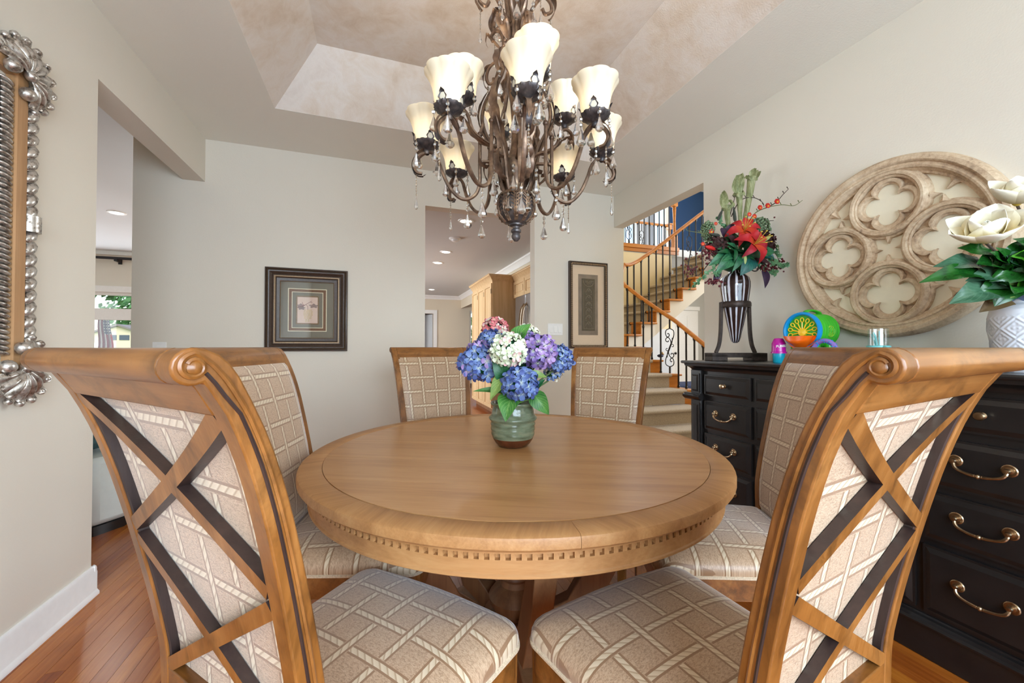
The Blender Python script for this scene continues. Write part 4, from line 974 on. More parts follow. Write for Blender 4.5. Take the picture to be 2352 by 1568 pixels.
for s in (-1, 1): b.tube([(s*.06, -.023, .17), (s*.06, -.023, -.24)], .003, 5)
b.tube([(-.06, -.023, -.24), (.06, -.023, -.24)], .003, 5)
for r_ in range(6):
    zc = .14-.068*r_
    for s in (-1, 1):
        b.tube([(s*(.004+.04*q*cos(3.6*q)), -.024, zc+.03*sin(3.6*q)) for q in [k/12 for k in range(13)]], .0035, 5); b.ball((s*.03, -.024, zc-.03), .008, 7, 5)
    b.ball((0, -.025, zc), .009, 8, 5)
M['relo'] = flat('relief_ornament', S(104, 94, 84), .45, .4, var=.3, scale=120); ob('ornament', b, M['relo'], bd)
b = MB(); b.box(-W+.034, W-.034, -.031, -.03, -H+.034, H-.034); ob('glass', b, M['cover'], t)
def switch(label, x0, x1, z0, z1, n):
    t = thing('light_switch', label, 'light switch', ((x0+x1)/2, YB, (z0+z1)/2)); W, H = (x1-x0)/2, (z1-z0)/2
    b = MB(); b.box(-W, W, -.006, -.0005, -H, H); ob('cover_plate', b, M['white'], t, .003)
    for k in range(n):
        c = (k-(n-1)/2)*.046; b = MB(); b.add([(c-.0165, -.0062, -.034), (c+.0165, -.0062, -.034), (c+.0165, -.0062, .034), (c-.0165, -.0062, .034), (c-.0165, -.0115, -.032), (c+.0165, -.0115, -.032), (c+.0165, -.0072, .032), (c-.0165, -.0072, .032)], [(4, 5, 6, 7), (0, 1, 5, 4), (1, 2, 6, 5), (2, 3, 7, 6), (3, 0, 4, 7)]); ob('rocker', b, M['white'], t)
switch('triple rocker light switch plate beside the tall narrow art', 1.606, 1.768, 1.267, 1.384, 3)
switch('single light switch plate low on the far wall by the side opening', -1.556, -1.472, 1.07, 1.187, 1)
print('part5')
# ================================================================ CHANDELIER
CX, CY = .520, 1.478
ch = thing('chandelier', 'bronze two-tier chandelier with frosted tulip shades and hanging crystals above the table', 'chandelier', (CX, CY, 0))
def leafmesh(b, path, wmax, lobes=5, curl=.25, mi=0):
    # acanthus-like leaf along a 3-D path; path given with a side vector
    P = [Vector(p) for p in spline(path, 5)]; n = len(P)-1; vs = []
    for i, p in enumerate(P):
        a, c = P[max(0, i-1)], P[min(n, i+1)]; t = (c-a).normalized(); up = Vector((0, 0, 1)) if abs(t.z) < .95 else Vector((1, 0, 0))
        rad = Vector((p.x, p.y, 0)); rad = rad.normalized() if rad.length > 1e-4 else Vector((1, 0, 0)); sd = rad.cross(t)
        if sd.length < .2: sd = t.cross(up)
        sd.normalize(); nr = sd.cross(t).normalized(); f = i/n
        wd = wmax*sin(pi*min(1, .12+.88*f))**.7*(1-.35*f)*(.68+.32*abs(sin(lobes*pi*f)))
        if i == n: wd = .001
        for k in (-1, -.5, 0, .5, 1): vs.append(p+sd*(wd*k)+nr*(-curl*wd*abs(k)+.12*wd*(abs(abs(k)-.5) < .1)))
    b.add(vs, [(i*5+k, i*5+k+1, (i+1)*5+k+1, (i+1)*5+k) for i in range(n) for k in range(4)], mi)
def rz(pts, a): return [(r*cos(a), r*sin(a), z) for r, z in pts]
b = MB(); b.lathe([(0, 1.566), (.008, 1.568), (.016, 1.578), (.018, 1.588), (.014, 1.598), (.020, 1.603), (.021, 1.611), (.013, 1.617), (.015, 1.624), (.026, 1.628), (.027, 1.634), (.05, 1.645), (.067, 1.668), (.073, 1.695), (.072, 1.72), (.063, 1.742), (.058, 1.75), (0, 1.753)], 28)
ob('bowl', b, M['darkbronze'], ch)
b = MB(); b.lathe([(.03, 1.752), (.024, 1.77), (.028, 1.80), (.044, 1.825), (.05, 1.845), (.05, 1.88), (.03, 1.9), (.02, 1.95), (.018, 2.05), (.024, 2.12), (.036, 2.17), (.03, 2.22), (.016, 2.25), (.016, 2.30), (.05, 2.325), (.052, 2.345), (.02, 2.36), (.014, 2.45), (.014, 2.62), (.02, 2.70), (.02, 2.98), (.05, 3.0), (.07, 3.04), (.07, 3.049)], 28)
ob('column', b, M['bronze'], ch)
b = MB()
for k in range(10):
    a = 2*pi*k/10
    for row, (z0, z1, w_) in enumerate(((1.640, 1.745, .024),)):
        pts = [(interp([(1.634, .03), (1.645, .0515), (1.668, .0685), (1.695, .0745), (1.72, .0735), (1.745, .064)], z0+(z1-z0)*q/8)+.0015, z0+(z1-z0)*q/8) for q in range(9)]
        for s in (-1, 0, 1): b.tube(rz([(r, z) for r, z in pts], a+s*.1) if s else rz(pts, a), .0026, 5)
        for q in range(1, 8):
            r, z = pts[q]
            for s in (-1, 1): b.tube([(r*cos(a), r*sin(a), z-.004), (r*cos(a+s*.28), r*sin(a+s*.28), z+.012)], [.0035, .0015], 5)
b.lathe([(.0735, 1.738), (.0665, 1.75), (.06, 1.752)], 28)
ob('acanthus_leaves', b, M['bronze'], ch)
# pieces shared by all lamps
b = MB(); prof = [(.03, 0), (.044, .006), (.050, .02), (.0525, .04), (.055, .06), (.0595, .08), (.067, .10), (.077, .118), (.0845, .129), (.085, .135)]
b.lathe(prof, 64, cap=False, ripple=lambda a, z: 1+(z/.135)**1.5*.075*(abs(cos(4*a))**.7-.6)); b.lathe([(.085, .135), (.083, .1365), (.081, .134)], 64, cap=False, ripple=lambda a, z: 1+.075*(abs(cos(4*a))**.7-.6))
shade_m = b.mesh('lamp_shade', M['shade'], 80)
b = MB(); b.lathe([(.010, -.034), (.016, -.026), (.014, -.018), (.026, -.010), (.044, -.005), (.057, .004), (.062, .013), (.058, .011), (.04, .001), (0, .0)], 40, cap=False, ripple=lambda a, z: 1+.06*cos(14*a)*(1 if z > -.005 else .2))
for k in range(4):
    a = 2*pi*k/4+.4; leafmesh(b, rz([(.045, .0), (.054, .012), (.056, .026), (.062, .042), (.073, .05)], a), .024, 3)
cup_m = b.mesh('leaf_cup', M['darkbronze'], 60)
b = MB(); b.lathe([(0, .0), (.012, .004), (.012, .03), (.017, .04), (.020, .055), (.018, .07), (.008, .082), (0, .084)], 14, cap=False); bulb_m = b.mesh('bulb', M['bulb'], 60)
def pear(b, z0, L, R, n=8, mi=0):
    pr = [(.0, 0), (.25, .1), (.42, .28), (.7, .52), (1, .74), (.95, .86), (.6, .96), (0, 1)]
    for i in range(len(pr)-1):       # flat facets
        pass
    b.lathe([(R*r, z0-L*t) for r, t in pr], n, cap=False, mi=mi)
def bead(b, z, r, mi=0): b.ball((0, 0, z), r, 7, 4, mi=mi)
def pendant(nb_, L, R):
    b = MB(); z = -.004; b.tube([(0, 0, 0), (0, 0, -.012-nb_*.019)], .0011, 4, mi=1)
    for k in range(nb_): bead(b, z-.011-.019*k, .0072); bead(b, z-.001-.019*k, .002, 1)
    pear(b, z-.006-.019*nb_, L, R); return b.mesh('crystal_drop', [M['crystal'], M['brass']], 12)
pd1 = pendant(1, .052, .0145); pd2 = pendant(2, .060, .0165)
b = MB()
for k in range(7): bead(b, -.008-.011*k, .0042 if k % 2 else .003); bead(b, -.0135-.011*k, .0018, 1)
b.tube([(0, 0, 0), (0, 0, -.085)], .001, 4, mi=1); pear(b, -.085, .052, .0075); strand_m = b.mesh('crystal_strand', [M['crystal'], M['brass']], 12)
def lamp(r, z, a, tilt=0):
    s = link('lamp_shade', shade_m, ch, loc=(r*cos(a), r*sin(a), z), rot=(0, 0, a)); s.scale = (.93, .93, .93); link('bulb', bulb_m, s)
    cu_ = link('leaf_cup', cup_m, ch, loc=(r*cos(a), r*sin(a), z-.001), rot=(0, 0, a)); cu_.scale = (.8, .8, .88)
    l = bpy.data.lights.new('lamp_light', 'POINT'); l.energy = LAMPW; l.color = (1, .88, .72); l.shadow_soft_size = .03
    o = bpy.data.objects.new('lamp_light', l); COL.objects.link(o); o.location = (r*cos(a), r*sin(a), z+.05); o.parent = ch
LAMPW = 2.1
A0 = radians(-18.8-90+5)
lower = [(.05, 1.875), (.09, 1.878), (.138, 1.876), (.143, 1.85), (.143, 1.80), (.156, 1.752), (.19, 1.728), (.225, 1.735), (.262, 1.775), (.288, 1.83), (.305, 1.878), (.33, 1.905), (.36, 1.900), (.388, 1.872), (.396, 1.845), (.385, 1.825), (.366, 1.822)]
arm_b = MB(); arm_b.tube([(p.x, 0, p.z) for p in spline([(r, 0, z) for r, z in lower], 4)], .0078, 6, flat=(1.15, .9))
arm_b.tube([(.143, 0, 1.86), (.143, 0, 1.98), (.130, 0, 2.03)], .007, 6); arm_b.ball((.143, 0, 1.985), .011, 8, 6)
leafmesh(arm_b, [(r, .0005, z) for r, z in [(.30, 1.872), (.32, 1.90), (.35, 1.914), (.385, 1.895), (.402, 1.862), (.404, 1.83)]], .017, 3)
arm_m = arm_b.mesh('lower_arm', M['bronze'], 50)
hook_b = MB(); leafmesh(hook_b, [(r, 0.0005, z) for r, z in [(.40, 1.85), (.398, 1.83), (.385, 1.815), (.362, 1.812), (.35, 1.82)]], .012, 2); hook_m = hook_b.mesh('arm_leaf', M['darkbronze'], 50)
for k in range(8):
    a = A0+2*pi*k/8; link('lower_arm', arm_m, ch, rot=(0, 0, a)); link('arm_leaf', hook_m, ch, rot=(0, 0, a))
    lamp(.348, 1.928, a)
    for j in range(4):
        q = a+pi/4+pi/2*j; link('crystal_drop', pd1 if j % 2 else pd2, ch, loc=(.348*cos(a)+.049*cos(q), .348*sin(a)+.049*sin(q), 1.936), rot=(0, 0, random.random()*6))
    link('crystal_strand', strand_m, ch, loc=(.366*cos(a)*1.06, .366*sin(a)*1.06, 1.818))
    link('crystal_drop', pd2, ch, loc=(.19*cos(a), .19*sin(a), 1.720), rot=(0, 0, random.random()*6))
upper = [(.03, 1.93), (.06, 1.925), (.105, 1.935), (.15, 1.955), (.18, 1.985), (.19, 2.02), (.205, 2.045), (.225, 2.05), (.245, 2.035), (.25, 2.01), (.235, 1.998)]
ub = MB(); ub.tube([(p.x, 0, p.z) for p in spline([(r, 0, z) for r, z in upper], 4)], .0075, 6); leafmesh(ub, [(r, .0005, z) for r, z in [(.10, 1.93), (.14, 1.945), (.175, 1.97), (.195, 2.0), (.225, 2.02), (.25, 2.0), (.255, 1.97)]], .026, 4)
leafmesh(ub, [(r, .0005, z) for r, z in [(.06, 1.90), (.09, 1.86), (.13, 1.85), (.15, 1.88), (.14, 1.92)]], .022, 4); up_m = ub.mesh('upper_arm', M['bronze'], 50)
for k in range(4):
    a = A0+radians(14)+pi/2*k; link('upper_arm', up_m, ch, rot=(0, 0, a)); lamp(.213, 2.085, a)
    for j in range(4):
        q = a+pi/4+pi/2*j; link('crystal_drop', pd1 if j % 2 else pd2, ch, loc=(.213*cos(a)+.049*cos(q), .213*sin(a)+.049*sin(q), 2.093), rot=(0, 0, random.random()*6))
# tall scroll bars around the column, with long leaves
sb = [(.045, 1.76), (.06, 1.80), (.07, 1.86), (.09, 1.94), (.122, 2.0), (.136, 2.06), (.125, 2.12), (.095, 2.18), (.07, 2.25), (.052, 2.32), (.05, 2.37), (.062, 2.405), (.085, 2.41), (.098, 2.39), (.092, 2.37)]
bb_ = MB(); bb_.tube([(p.x, 0, p.z) for p in spline([(r, 0, z) for r, z in sb], 4)], .0075, 6)
bb_.tube([(p.x, 0, p.z) for p in spline([(.055, 0, 2.29), (.085, 0, 2.285), (.11, 0, 2.26), (.118, 0, 2.225), (.108, 0, 2.20), (.092, 0, 2.205), (.09, 0, 2.222)], 4)], .0065, 6)
leafmesh(bb_, [(r, .0005, z) for r, z in [(.06, 1.80), (.078, 1.88), (.105, 1.955), (.138, 2.02), (.148, 2.07), (.138, 2.12), (.11, 2.175)]], .03, 7)
leafmesh(bb_, [(r, .0005, z) for r, z in [(.10, 2.275), (.122, 2.255), (.13, 2.225), (.125, 2.195), (.11, 2.175)]], .018, 3)
bb_.ball((.075, 0, 2.305), .011, 8, 6); bb_.ball((.075, 0, 2.322), .006, 8, 5); leafmesh(bb_, [(r, .0005, z) for r, z in [(.07, 1.79), (.10, 1.80), (.125, 1.84), (.12, 1.885), (.10, 1.895)]], .02, 4); leafmesh(bb_, [(r, .0005, z) for r, z in [(.06, 2.34), (.085, 2.37), (.112, 2.40), (.12, 2.37), (.112, 2.345)]], .018, 3); sb_m = bb_.mesh('scroll_bar', M['bronze'], 50)
for k in range(6):
    a = A0+.35+2*pi*k/6; link('scroll_bar', sb_m, ch, rot=(0, 0, a))
    link('crystal_drop', pd2, ch, loc=(.112*cos(a), .112*sin(a), 2.196), rot=(0, 0, 1.3*k))
    link('crystal_drop', pd2, ch, loc=(.095*cos(a+.5), .095*sin(a+.5), 1.84), rot=(0, 0, 1.1*k)); link('crystal_drop', pd1, ch, loc=(.072*cos(a+.2), .072*sin(a+.2), 1.745), rot=(0, 0, 1.1*k))
crn = [(.02, 2.44), (.05, 2.47), (.075, 2.52), (.11, 2.56), (.14, 2.54), (.145, 2.505), (.12, 2.49), (.108, 2.51)]
cb = MB(); cb.tube([(p.x, 0, p.z) for p in spline([(r, 0, z) for r, z in crn], 4)], .0075, 6); leafmesh(cb, [(r, .0005, z) for r, z in [(.08, 2.55), (.12, 2.575), (.152, 2.55), (.158, 2.51), (.14, 2.475), (.13, 2.47)]], .022, 3)
cb.tube([(p.x, 0, p.z) for p in spline([(.03, 0, 2.36), (.033, 0, 2.45), (.045, 0, 2.6), (.02, 0, 2.72)], 4)], .0065, 6)
c_m = cb.mesh('crown_scroll', M['bronze'], 50)
for k in range(6):
    a = A0+.6+2*pi*k/6; link('crown_scroll', c_m, ch, rot=(0, 0, a)); link('crystal_strand', strand_m, ch, loc=(.142*cos(a), .142*sin(a), 2.476)); link('crystal_drop', pd2, ch, loc=(.075*cos(a+.4), .075*sin(a+.4), 2.50))
# ================================================================ FLOWERS
def petal_mat(name, base, tip, mid=None, rough=.6, tr=.2):
    n = NT(name); tc = n.new('ShaderNodeTexCoord'); sp = n.new('ShaderNodeSeparateXYZ'); n.t.links.new(tc.outputs['UV'], sp.inputs[0])
    st = [(0, base), (1, tip)] if mid is None else [(0, base), (.45, mid), (1, tip)]
    c = n.ramp(sp.outputs[1], st); f = n.noise(n.coord(), 40, 3); c = n.mix(n.m('MULTIPLY', f, .35), c, n.mix(.5, c, (.02, .02, .03, 1)))
    return n.set(c, rough)
G_ = lambda *c: S(*c)
M['pblue'] = petal_mat('blue_petal', G_(206, 218, 206), G_(92, 114, 172), G_(122, 146, 194)); M['pblue2'] = petal_mat('deep_blue_petal', G_(170, 192, 210), G_(62, 78, 140), G_(88, 106, 168))
M['pviol'] = petal_mat('violet_petal', G_(206, 216, 180), G_(120, 92, 160), G_(146, 122, 186)); M['plilac'] = petal_mat('lilac_petal', G_(220, 220, 200), G_(168, 130, 190), G_(184, 160, 210))
M['pgreen'] = petal_mat('pale_green_petal', G_(196, 214, 160), G_(236, 240, 218), G_(222, 230, 198)); M['ppinkw'] = petal_mat('blush_petal', G_(220, 222, 180), G_(226, 158, 164), G_(236, 226, 208))
M['ppink'] = petal_mat('pink_petal', G_(232, 200, 170), G_(196, 84, 96), G_(222, 138, 136)); M['pcream'] = petal_mat('cream_petal', G_(216, 214, 170), G_(238, 228, 206), G_(232, 222, 196))
def leaf_mat(name, a, c, vein, k=26, vs=.5, rough=.45):
    n = NT(name); tc = n.new('ShaderNodeTexCoord'); sp = n.new('ShaderNodeSeparateXYZ'); n.t.links.new(tc.outputs['UV'], sp.inputs[0])
    u = n.m('ABSOLUTE', n.m('SUBTRACT', sp.outputs[0], .5)); v = sp.outputs[1]
    w_ = n.m('FRACT', n.m('MULTIPLY', n.m('SUBTRACT', v, n.m('MULTIPLY', u, .9)), 7)); rib = n.m('LESS_THAN', n.m('ABSOLUTE', n.m('SUBTRACT', w_, .5)), .1)
    mid = n.m('LESS_THAN', u, .03); f = n.noise(n.coord(), k, 4)
    col = n.ramp(f, [(.35, a), (.65, c)]); col = n.mix(n.m('MULTIPLY', n.m('MAXIMUM', rib, mid), vs), col, vein)
    n.bump(n.m('MAXIMUM', rib, mid), .2, .002); return n.set(col, rough)
M['lf'] = leaf_mat('hydrangea_leaf', G_(44, 104, 40), G_(78, 138, 56), G_(130, 168, 92)); M['lfo'] = leaf_mat('olive_leaf', G_(92, 122, 48), G_(122, 150, 74), G_(160, 176, 104)); M['lfd'] = leaf_mat('dark_leaf', G_(14, 62, 36), G_(26, 92, 46), G_(50, 110, 64))
M['lft'] = leaf_mat('teal_leaf', G_(12, 66, 66), G_(28, 100, 88), G_(16, 54, 50)); M['stem'] = flat('green_stem', S(74, 98, 48), .6); M['twig'] = flat('brown_twig', S(70, 54, 42), .7); M['twigg'] = flat('green_twig', S(112, 120, 74), .7)
def leaf(b, base, tip, wd, droop=.1, fold=.25, mi=0, face=None, nu=6, nv=8, wave=0, tipw=.0, shape=.75):
    B, T = Vector(base), Vector(tip); d = T-B; L = d.length; t = d.normalized(); f = Vector(face or (-.55, -.7, .45)); sd = t.cross(f)
    if sd.length < .05: sd = t.orthogonal()
    sd.normalize(); nr = sd.cross(t).normalized(); vs = []; o = len(b.v)
    for j in range(nv+1):
        v = j/nv; w_ = wd*(sin(pi*v**shape)**.85+tipw*v) if 0 < v < 1 else wd*.03
        for i in range(nu+1):
            u = 2*i/nu-1; p = B+t*(L*v)+sd*(w_*u)+nr*(L*droop*sin(pi*v)-droop*L*v*v-fold*w_*(-abs(u))*1.0+wave*w_*sin(9*v+u*2)*abs(u))
            vs.append(p); b.uv[o+j*(nu+1)+i] = (i/nu, v)
    b.add(vs, [(j*(nu+1)+i, j*(nu+1)+i+1, (j+1)*(nu+1)+i+1, (j+1)*(nu+1)+i) for j in range(nv) for i in range(nu)], mi)
def floret(b, c, nrm, r, mi, rnd):
    n = Vector(nrm).normalized(); x = n.orthogonal().normalized(); y = n.cross(x); a0 = rnd.random()*6.28
    for k in range(4):
        a = a0+pi/2*k+rnd.uniform(-.15, .15); dr = x*cos(a)+y*sin(a); sd = n.cross(dr); lift = rnd.uniform(.0, .45); o = len(b.v)
        pts = [(0, 0), (.38, -.30), (.38, .30), (.78, -.40), (.78, .40), (1.02, -.16), (1.02, .16)]
        vs = [Vector(c)+dr*(r*u)+sd*(r*v)+n*(r*(lift*u*u+.12*abs(v))) for u, v in pts]+[Vector(c)+dr*(r*.55)+n*(r*(lift*.25-.04))]
        for i, (u, v) in enumerate(pts+[(.55, 0)]): b.uv[o+i] = (.5+v, u)
        b.add(vs, [(0, 1, 7), (0, 7, 2), (1, 3, 7), (2, 7, 4), (3, 5, 7), (4, 7, 6), (5, 6, 7)], mi)
    b.ball(Vector(c)+n*r*.05, r*.09, 5, 3, mi)
def hydrangea(par, c, R, mats, seed, nf=85, fr=.3):
    rnd = random.Random(seed); b = MB(); c = Vector(c); k = 0
    b.ball(c, R*.72, 14, 9, len(mats))
    for i in range(nf):
        z = 1-2*(i+.5)/nf; a = i*2.39996; q = sqrt(1-z*z); d = Vector((q*cos(a), q*sin(a), z)); d = (d+Vector((rnd.uniform(-.18, .18), rnd.uniform(-.18, .18), rnd.uniform(-.18, .18)))).normalized()
        sc = 1 if d.z > -.6 else .8
        floret(b, c+d*R*rnd.uniform(.86, 1.0)*sc, d+Vector((rnd.uniform(-.3, .3), rnd.uniform(-.3, .3), rnd.uniform(-.3, .3))), R*fr*rnd.uniform(.85, 1.2), rnd.choices(range(len(mats)), [3, 2, 1][:len(mats)])[0], rnd)
    return ob('hydrangea_head', b, [M[m] for m in mats]+[M['lfd']], par, angle=60)
# ---- green pot on the table
M['celadon'] = (lambda n: (n.bump(n.noise(n.coord('Object', (1, 1, 5)), 22, 3), .12, .004), n.set(n.ramp(n.noise(n.coord('Object', (1, 1, 4)), 14, 5), [(.32, S(80, 84, 62)), (.52, S(108, 118, 94)), (.72, S(136, 138, 110))]), .12))[1])(NT('celadon_glaze'))
M['brownclay'] = flat('brown_glaze', S(88, 48, 28), .25, var=.2)
vz = thing('flower_pot', 'ribbed celadon green pot with a brown foot on the dining table', 'pot', (.507, 1.478, TH+.0005))
b = MB(); prof = [(.084, .160), (.088, .166), (.086, .1705), (.081, .168), (.0775, .158), (.079, .148), (.082, .138), (.083, .126), (.088, .118), (.0935, .112), (.094, .107), (.089, .101), (.0855, .096), (.087, .090), (.0875, .085), (.085, .079), (.0865, .072), (.0865, .066), (.084, .060), (.0848, .053), (.0845, .047), (.0815, .040), (.0795, .034)]
b.lathe(prof, 48, cap=False); b.lathe([(.0815, .168), (.074, .156), (.074, .13), (0, .13)], 48, cap=False); ob('glazed_body', b, M['celadon'], vz, angle=60)
b = MB(); b.lathe([(.0797, .0345), (.077, .028), (.068, .014), (.056, .002), (.05, .0), (0, 0)], 48, cap=False); ob('foot', b, M['brownclay'], vz, angle=60)
hb = thing('hydrangea_bouquet', 'bouquet of blue, violet, pink and pale green hydrangeas in the celadon pot', 'flowers', (.507, 1.478, TH))
HY = [((-.028, .154, .456), .056, ('ppink', 'ppinkw')), ((-.071, .064, .396), .055, ('pblue', 'pblue2')), ((-.136, .003, .319), .071, ('pblue', 'pblue2', 'plilac')), ((-.13, .03, .365), .045, ('plilac', 'pviol')), ((-.055, -.11, .369), .066, ('pgreen', 'pgreen', 'ppinkw')),
      ((.071, -.09, .363), .066, ('plilac', 'pviol', 'pviol')), ((.045, -.02, .40), .05, ('plilac', 'pblue')), ((.169, -.059, .335), .055, ('pblue', 'pblue2')), ((-.021, -.141, .25), .063, ('pblue', 'pblue2')), ((.097, .091, .428), .05, ('pcream', 'pgreen')), ((.173, .004, .278), .036, ('pcream', 'pblue'))]
for i, (c, r, ms) in enumerate(HY): hydrangea(hb, c, r, ms, i+1, 130 if i in (4, 0) else (80 if r > .05 else 50), .34 if i not in (4, 0) else .27)
b = MB()
for (c, r, _) in HY: b.tube(spline([(0, 0, .135), (c[0]*.45, c[1]*.45, (c[2]+.13)/2), (c[0], c[1], c[2]-r*.5)], 4), .0035, 6)
ob('stems', b, M['stem'], hb)
for (a, c, wd, m) in (((.0, -.02, .40), (.045, -.06, .475), .036, 'lf'), ((.04, -.035, .41), (.012, -.075, .435), .02, 'lfo'), ((-.02, -.075, .27), (-.105, -.07, .345), .042, 'lfd'), ((-.05, -.09, .26), (-.112, -.10, .35), .03, 'lfd'), ((-.045, -.09, .285), (-.128, -.118, .205), .03, 'lfo'), ((-.05, -.04, .215), (-.165, -.03, .226), .012, 'lf'), ((-.03, -.10, .215), (-.085, -.16, .135), .045, 'lf'), ((.03, -.10, .20), (-.05, -.16, .19), .035, 'lfo'), ((.05, -.08, .215), (.10, -.12, .135), .034, 'lf'), ((.03, -.09, .20), (.075, -.13, .268), .022, 'lfd'), ((.015, -.12, .285), (.085, -.14, .278), .016, 'lfo'), ((.03, .02, .25), (.14, .06, .24), .03, 'lfd'), ((-.02, .04, .3), (-.1, .13, .30), .035, 'lfd'), ((.02, -.02, .27), (.06, -.06, .32), .04, 'lfd'), ((0, -.03, .3), (-.03, -.06, .36), .04, 'lfd')):
    b = MB(); leaf(b, a, c, wd, .12, .3, shape=.62); ob('leaf', b, M[m], hb, angle=80)
print('part6')
# ================================================================ ON THE DRESSER
DT = 1.0635
st = thing('vase_stand', 'dark iron footed stand holding the striped glass amphora on the dresser', 'stand', (2.15, 1.93, DT), radians(-18.8))
M['ironb'] = flat('brown_iron', S(62, 50, 44), .5, .5, var=.4, scale=50)
b = MB(); b.box(-.172, -.075, -.05, .05, 0, .045); b.box(.075, .172, -.05, .05, 0, .045); b.box(-.172, .172, -.05, .05, .022, .05); ob('base', b, M['ironb'], st, .003)
for s in (-1, 1):
    b = MB(); b.tube(spline([(s*.088, 0, .37), (s*.090, 0, .26), (s*.094, 0, .17), (s*.104, 0, .10), (s*.124, 0, .049)], 5), .0125, 4, flat=(1.2, 1)); ob('leg', b, M['ironb'], st, .002)
b = MB(); b.tube([(.085*cos(2*pi*k/36), .085*sin(2*pi*k/36), .352) for k in range(36)], .012, 6, closed=True, flat=(.5, 1.6)); ob('band', b, M['ironb'], st)
b = MB()
for s in (-1, 1): b.box(s*.082-.012, s*.082+.012, -.016, .016, .335, .372)
ob('clamp', b, M['ironb'], st, .002)
def stripes():
    n = NT('striped_glass'); tc = n.new('ShaderNodeTexCoord'); sp = n.new('ShaderNodeSeparateXYZ'); n.t.links.new(tc.outputs['Object'], sp.inputs[0])
    a = n.m('ARCTAN2', sp.outputs[1], sp.outputs[0]); q = n.m('SINE', n.m('MULTIPLY', a, 12.0)); f = n.noise(n.coord('Object', (1, 1, .3)), 40, 4)
    c = n.ramp(n.m('ADD', q, n.m('MULTIPLY', n.m('SUBTRACT', f, .5), .8)), [(.1, S(44, 28, 26)), (.45, S(70, 48, 44)), (.62, S(150, 142, 148)), (.9, S(206, 206, 214))])
    return n.set(c, .06)
M['striped'] = stripes()
b = MB(); b.lathe([(0, .112), (.012, .113), (.022, .122), (.030, .145), (.037, .185), (.046, .225), (.055, .27), (.065, .32), (.073, .37), (.080, .42), (.085, .465), (.085, .495), (.078, .522), (.062, .540), (.042, .549), (.034, .556), (.031, .575), (.036, .592), (.034, .594), (.028, .575), (0, .57)], 96, cap=False, ripple=lambda a, z: 1+.022*cos(12*a))
av = thing('glass_amphora', 'striped brown and silver glass amphora vase held in the iron stand', 'vase', (2.15, 1.93, DT), radians(-18.8)); ob('body', b, M['striped'], av, angle=70)
# arrangement: local x sideways along the stand, y to the back, z up from the vase mouth (metres)
fa = thing('lily_arrangement', 'tall arrangement of red lilies, pitcher plants, berries and ivy in the striped amphora', 'flowers', (2.15, 1.93, DT+.555), radians(-18.8))
M['lily'] = petal_mat('red_lily_petal', G_(226, 90, 30), G_(164, 4, 26), G_(186, 10, 22)); M['lily2'] = petal_mat('crimson_lily_petal', G_(206, 30, 26), G_(140, 2, 32), G_(170, 4, 34)); M['stamen'] = flat('stamen', S(206, 176, 70), .5)
M['pitch'] = (lambda n: n.set(n.ramp(n.noise(n.coord('Object', (1, 1, .25)), 60, 4), [(.35, S(104, 112, 66)), (.55, S(146, 150, 104)), (.72, S(186, 186, 146))]), .6))(NT('pitcher_plant'))
M['sedum'] = flat('sedum', S(112, 132, 98), .8, var=.35, scale=120); M['berry'] = flat('berry', S(92, 26, 34), .3, var=.35, scale=50); M['burg'] = flat('burgundy_leaf', S(66, 36, 34), .7, var=.35, scale=60)
M['plum'] = flat('plum_leaf', S(58, 36, 62), .6, var=.25); M['bud'] = flat('lily_bud', S(176, 190, 120), .5); M['poppy'] = flat('small_red_bloom', S(206, 34, 20), .5, var=.25, scale=40); M['yel'] = flat('yellow_throat', S(236, 180, 60), .5); M['cone'] = flat('dark_cone', S(62, 66, 56), .8, var=.3, scale=120)
def lily(c, nrm, R, mats, spin):
    n = Vector(nrm).normalized(); x = n.orthogonal().normalized(); y = n.cross(x); C_ = Vector(c); root = None
    for k in range(6):
        a = spin+pi/3*k; d = x*cos(a)+y*sin(a); b = MB(); o = 0; L = R*(1 if k % 2 else .92); W_ = R*(.22 if k % 2 else .175); sd = n.cross(d); vs = []
        for j in range(11):
            v = j/10; w_ = W_*sin(pi*min(.999, v**.8))**.8+.001
            for i in range(5):
                u = i/2-1; b.uv[len(vs)] = (i/4, v); vs.append(C_+d*(L*(v-.12*v**3))+sd*(w_*u)+n*(L*(.42*sin(v*2.1)-.55*v*v)+w_*.35*(abs(u)-.2)+.02*W_*sin(14*v)*abs(u)*4)+(n*(.003 if k % 2 else 0)))
        b.add(vs, [(j*5+i, j*5+i+1, (j+1)*5+i+1, (j+1)*5+i) for j in range(10) for i in range(4)])
        o_ = ob('lily_petal', b, M[mats[k % len(mats)]], root or fa, angle=80)
        if root is None: root = o_
    b = MB()
    for k in range(6):
        a = spin+pi/3*k+.5; d = x*cos(a)+y*sin(a); p = [C_+n*.01, C_+n*R*.4+d*R*.12, C_+n*R*.72+d*R*.3]; b.tube(p, .0016, 5); b.ball(p[-1], .005, 6, 4, sc=(1.4, .7, .7))
    b.tube([C_, C_+n*R*.85], .0022, 5); b.ball(C_+n*R*.87, .005, 6, 4); ob('stamens', b, M['stamen'], root)
lily((.0, -.105, .235), (-.25, -.85, .4), .125, ('lily',), .35); lily((.035, -.135, .145), (.25, -.9, .25), .135, ('lily2', 'lily'), .0)
def bud(c, tip, r, m, nm='lily_bud'):
    b = MB(); C_, T = Vector(c), Vector(tip); L = (T-C_).length; Mx = rotM(T-C_); b.lathe([(.002, 0), (r*.7, L*.2), (r, L*.5), (r*.8, L*.75), (r*.3, L*.95), (0, L)], 10, C_, cap=False, M=Mx, ripple=lambda a, z: 1+.1*cos(3*a)); return ob(nm, b, M[m], fa)
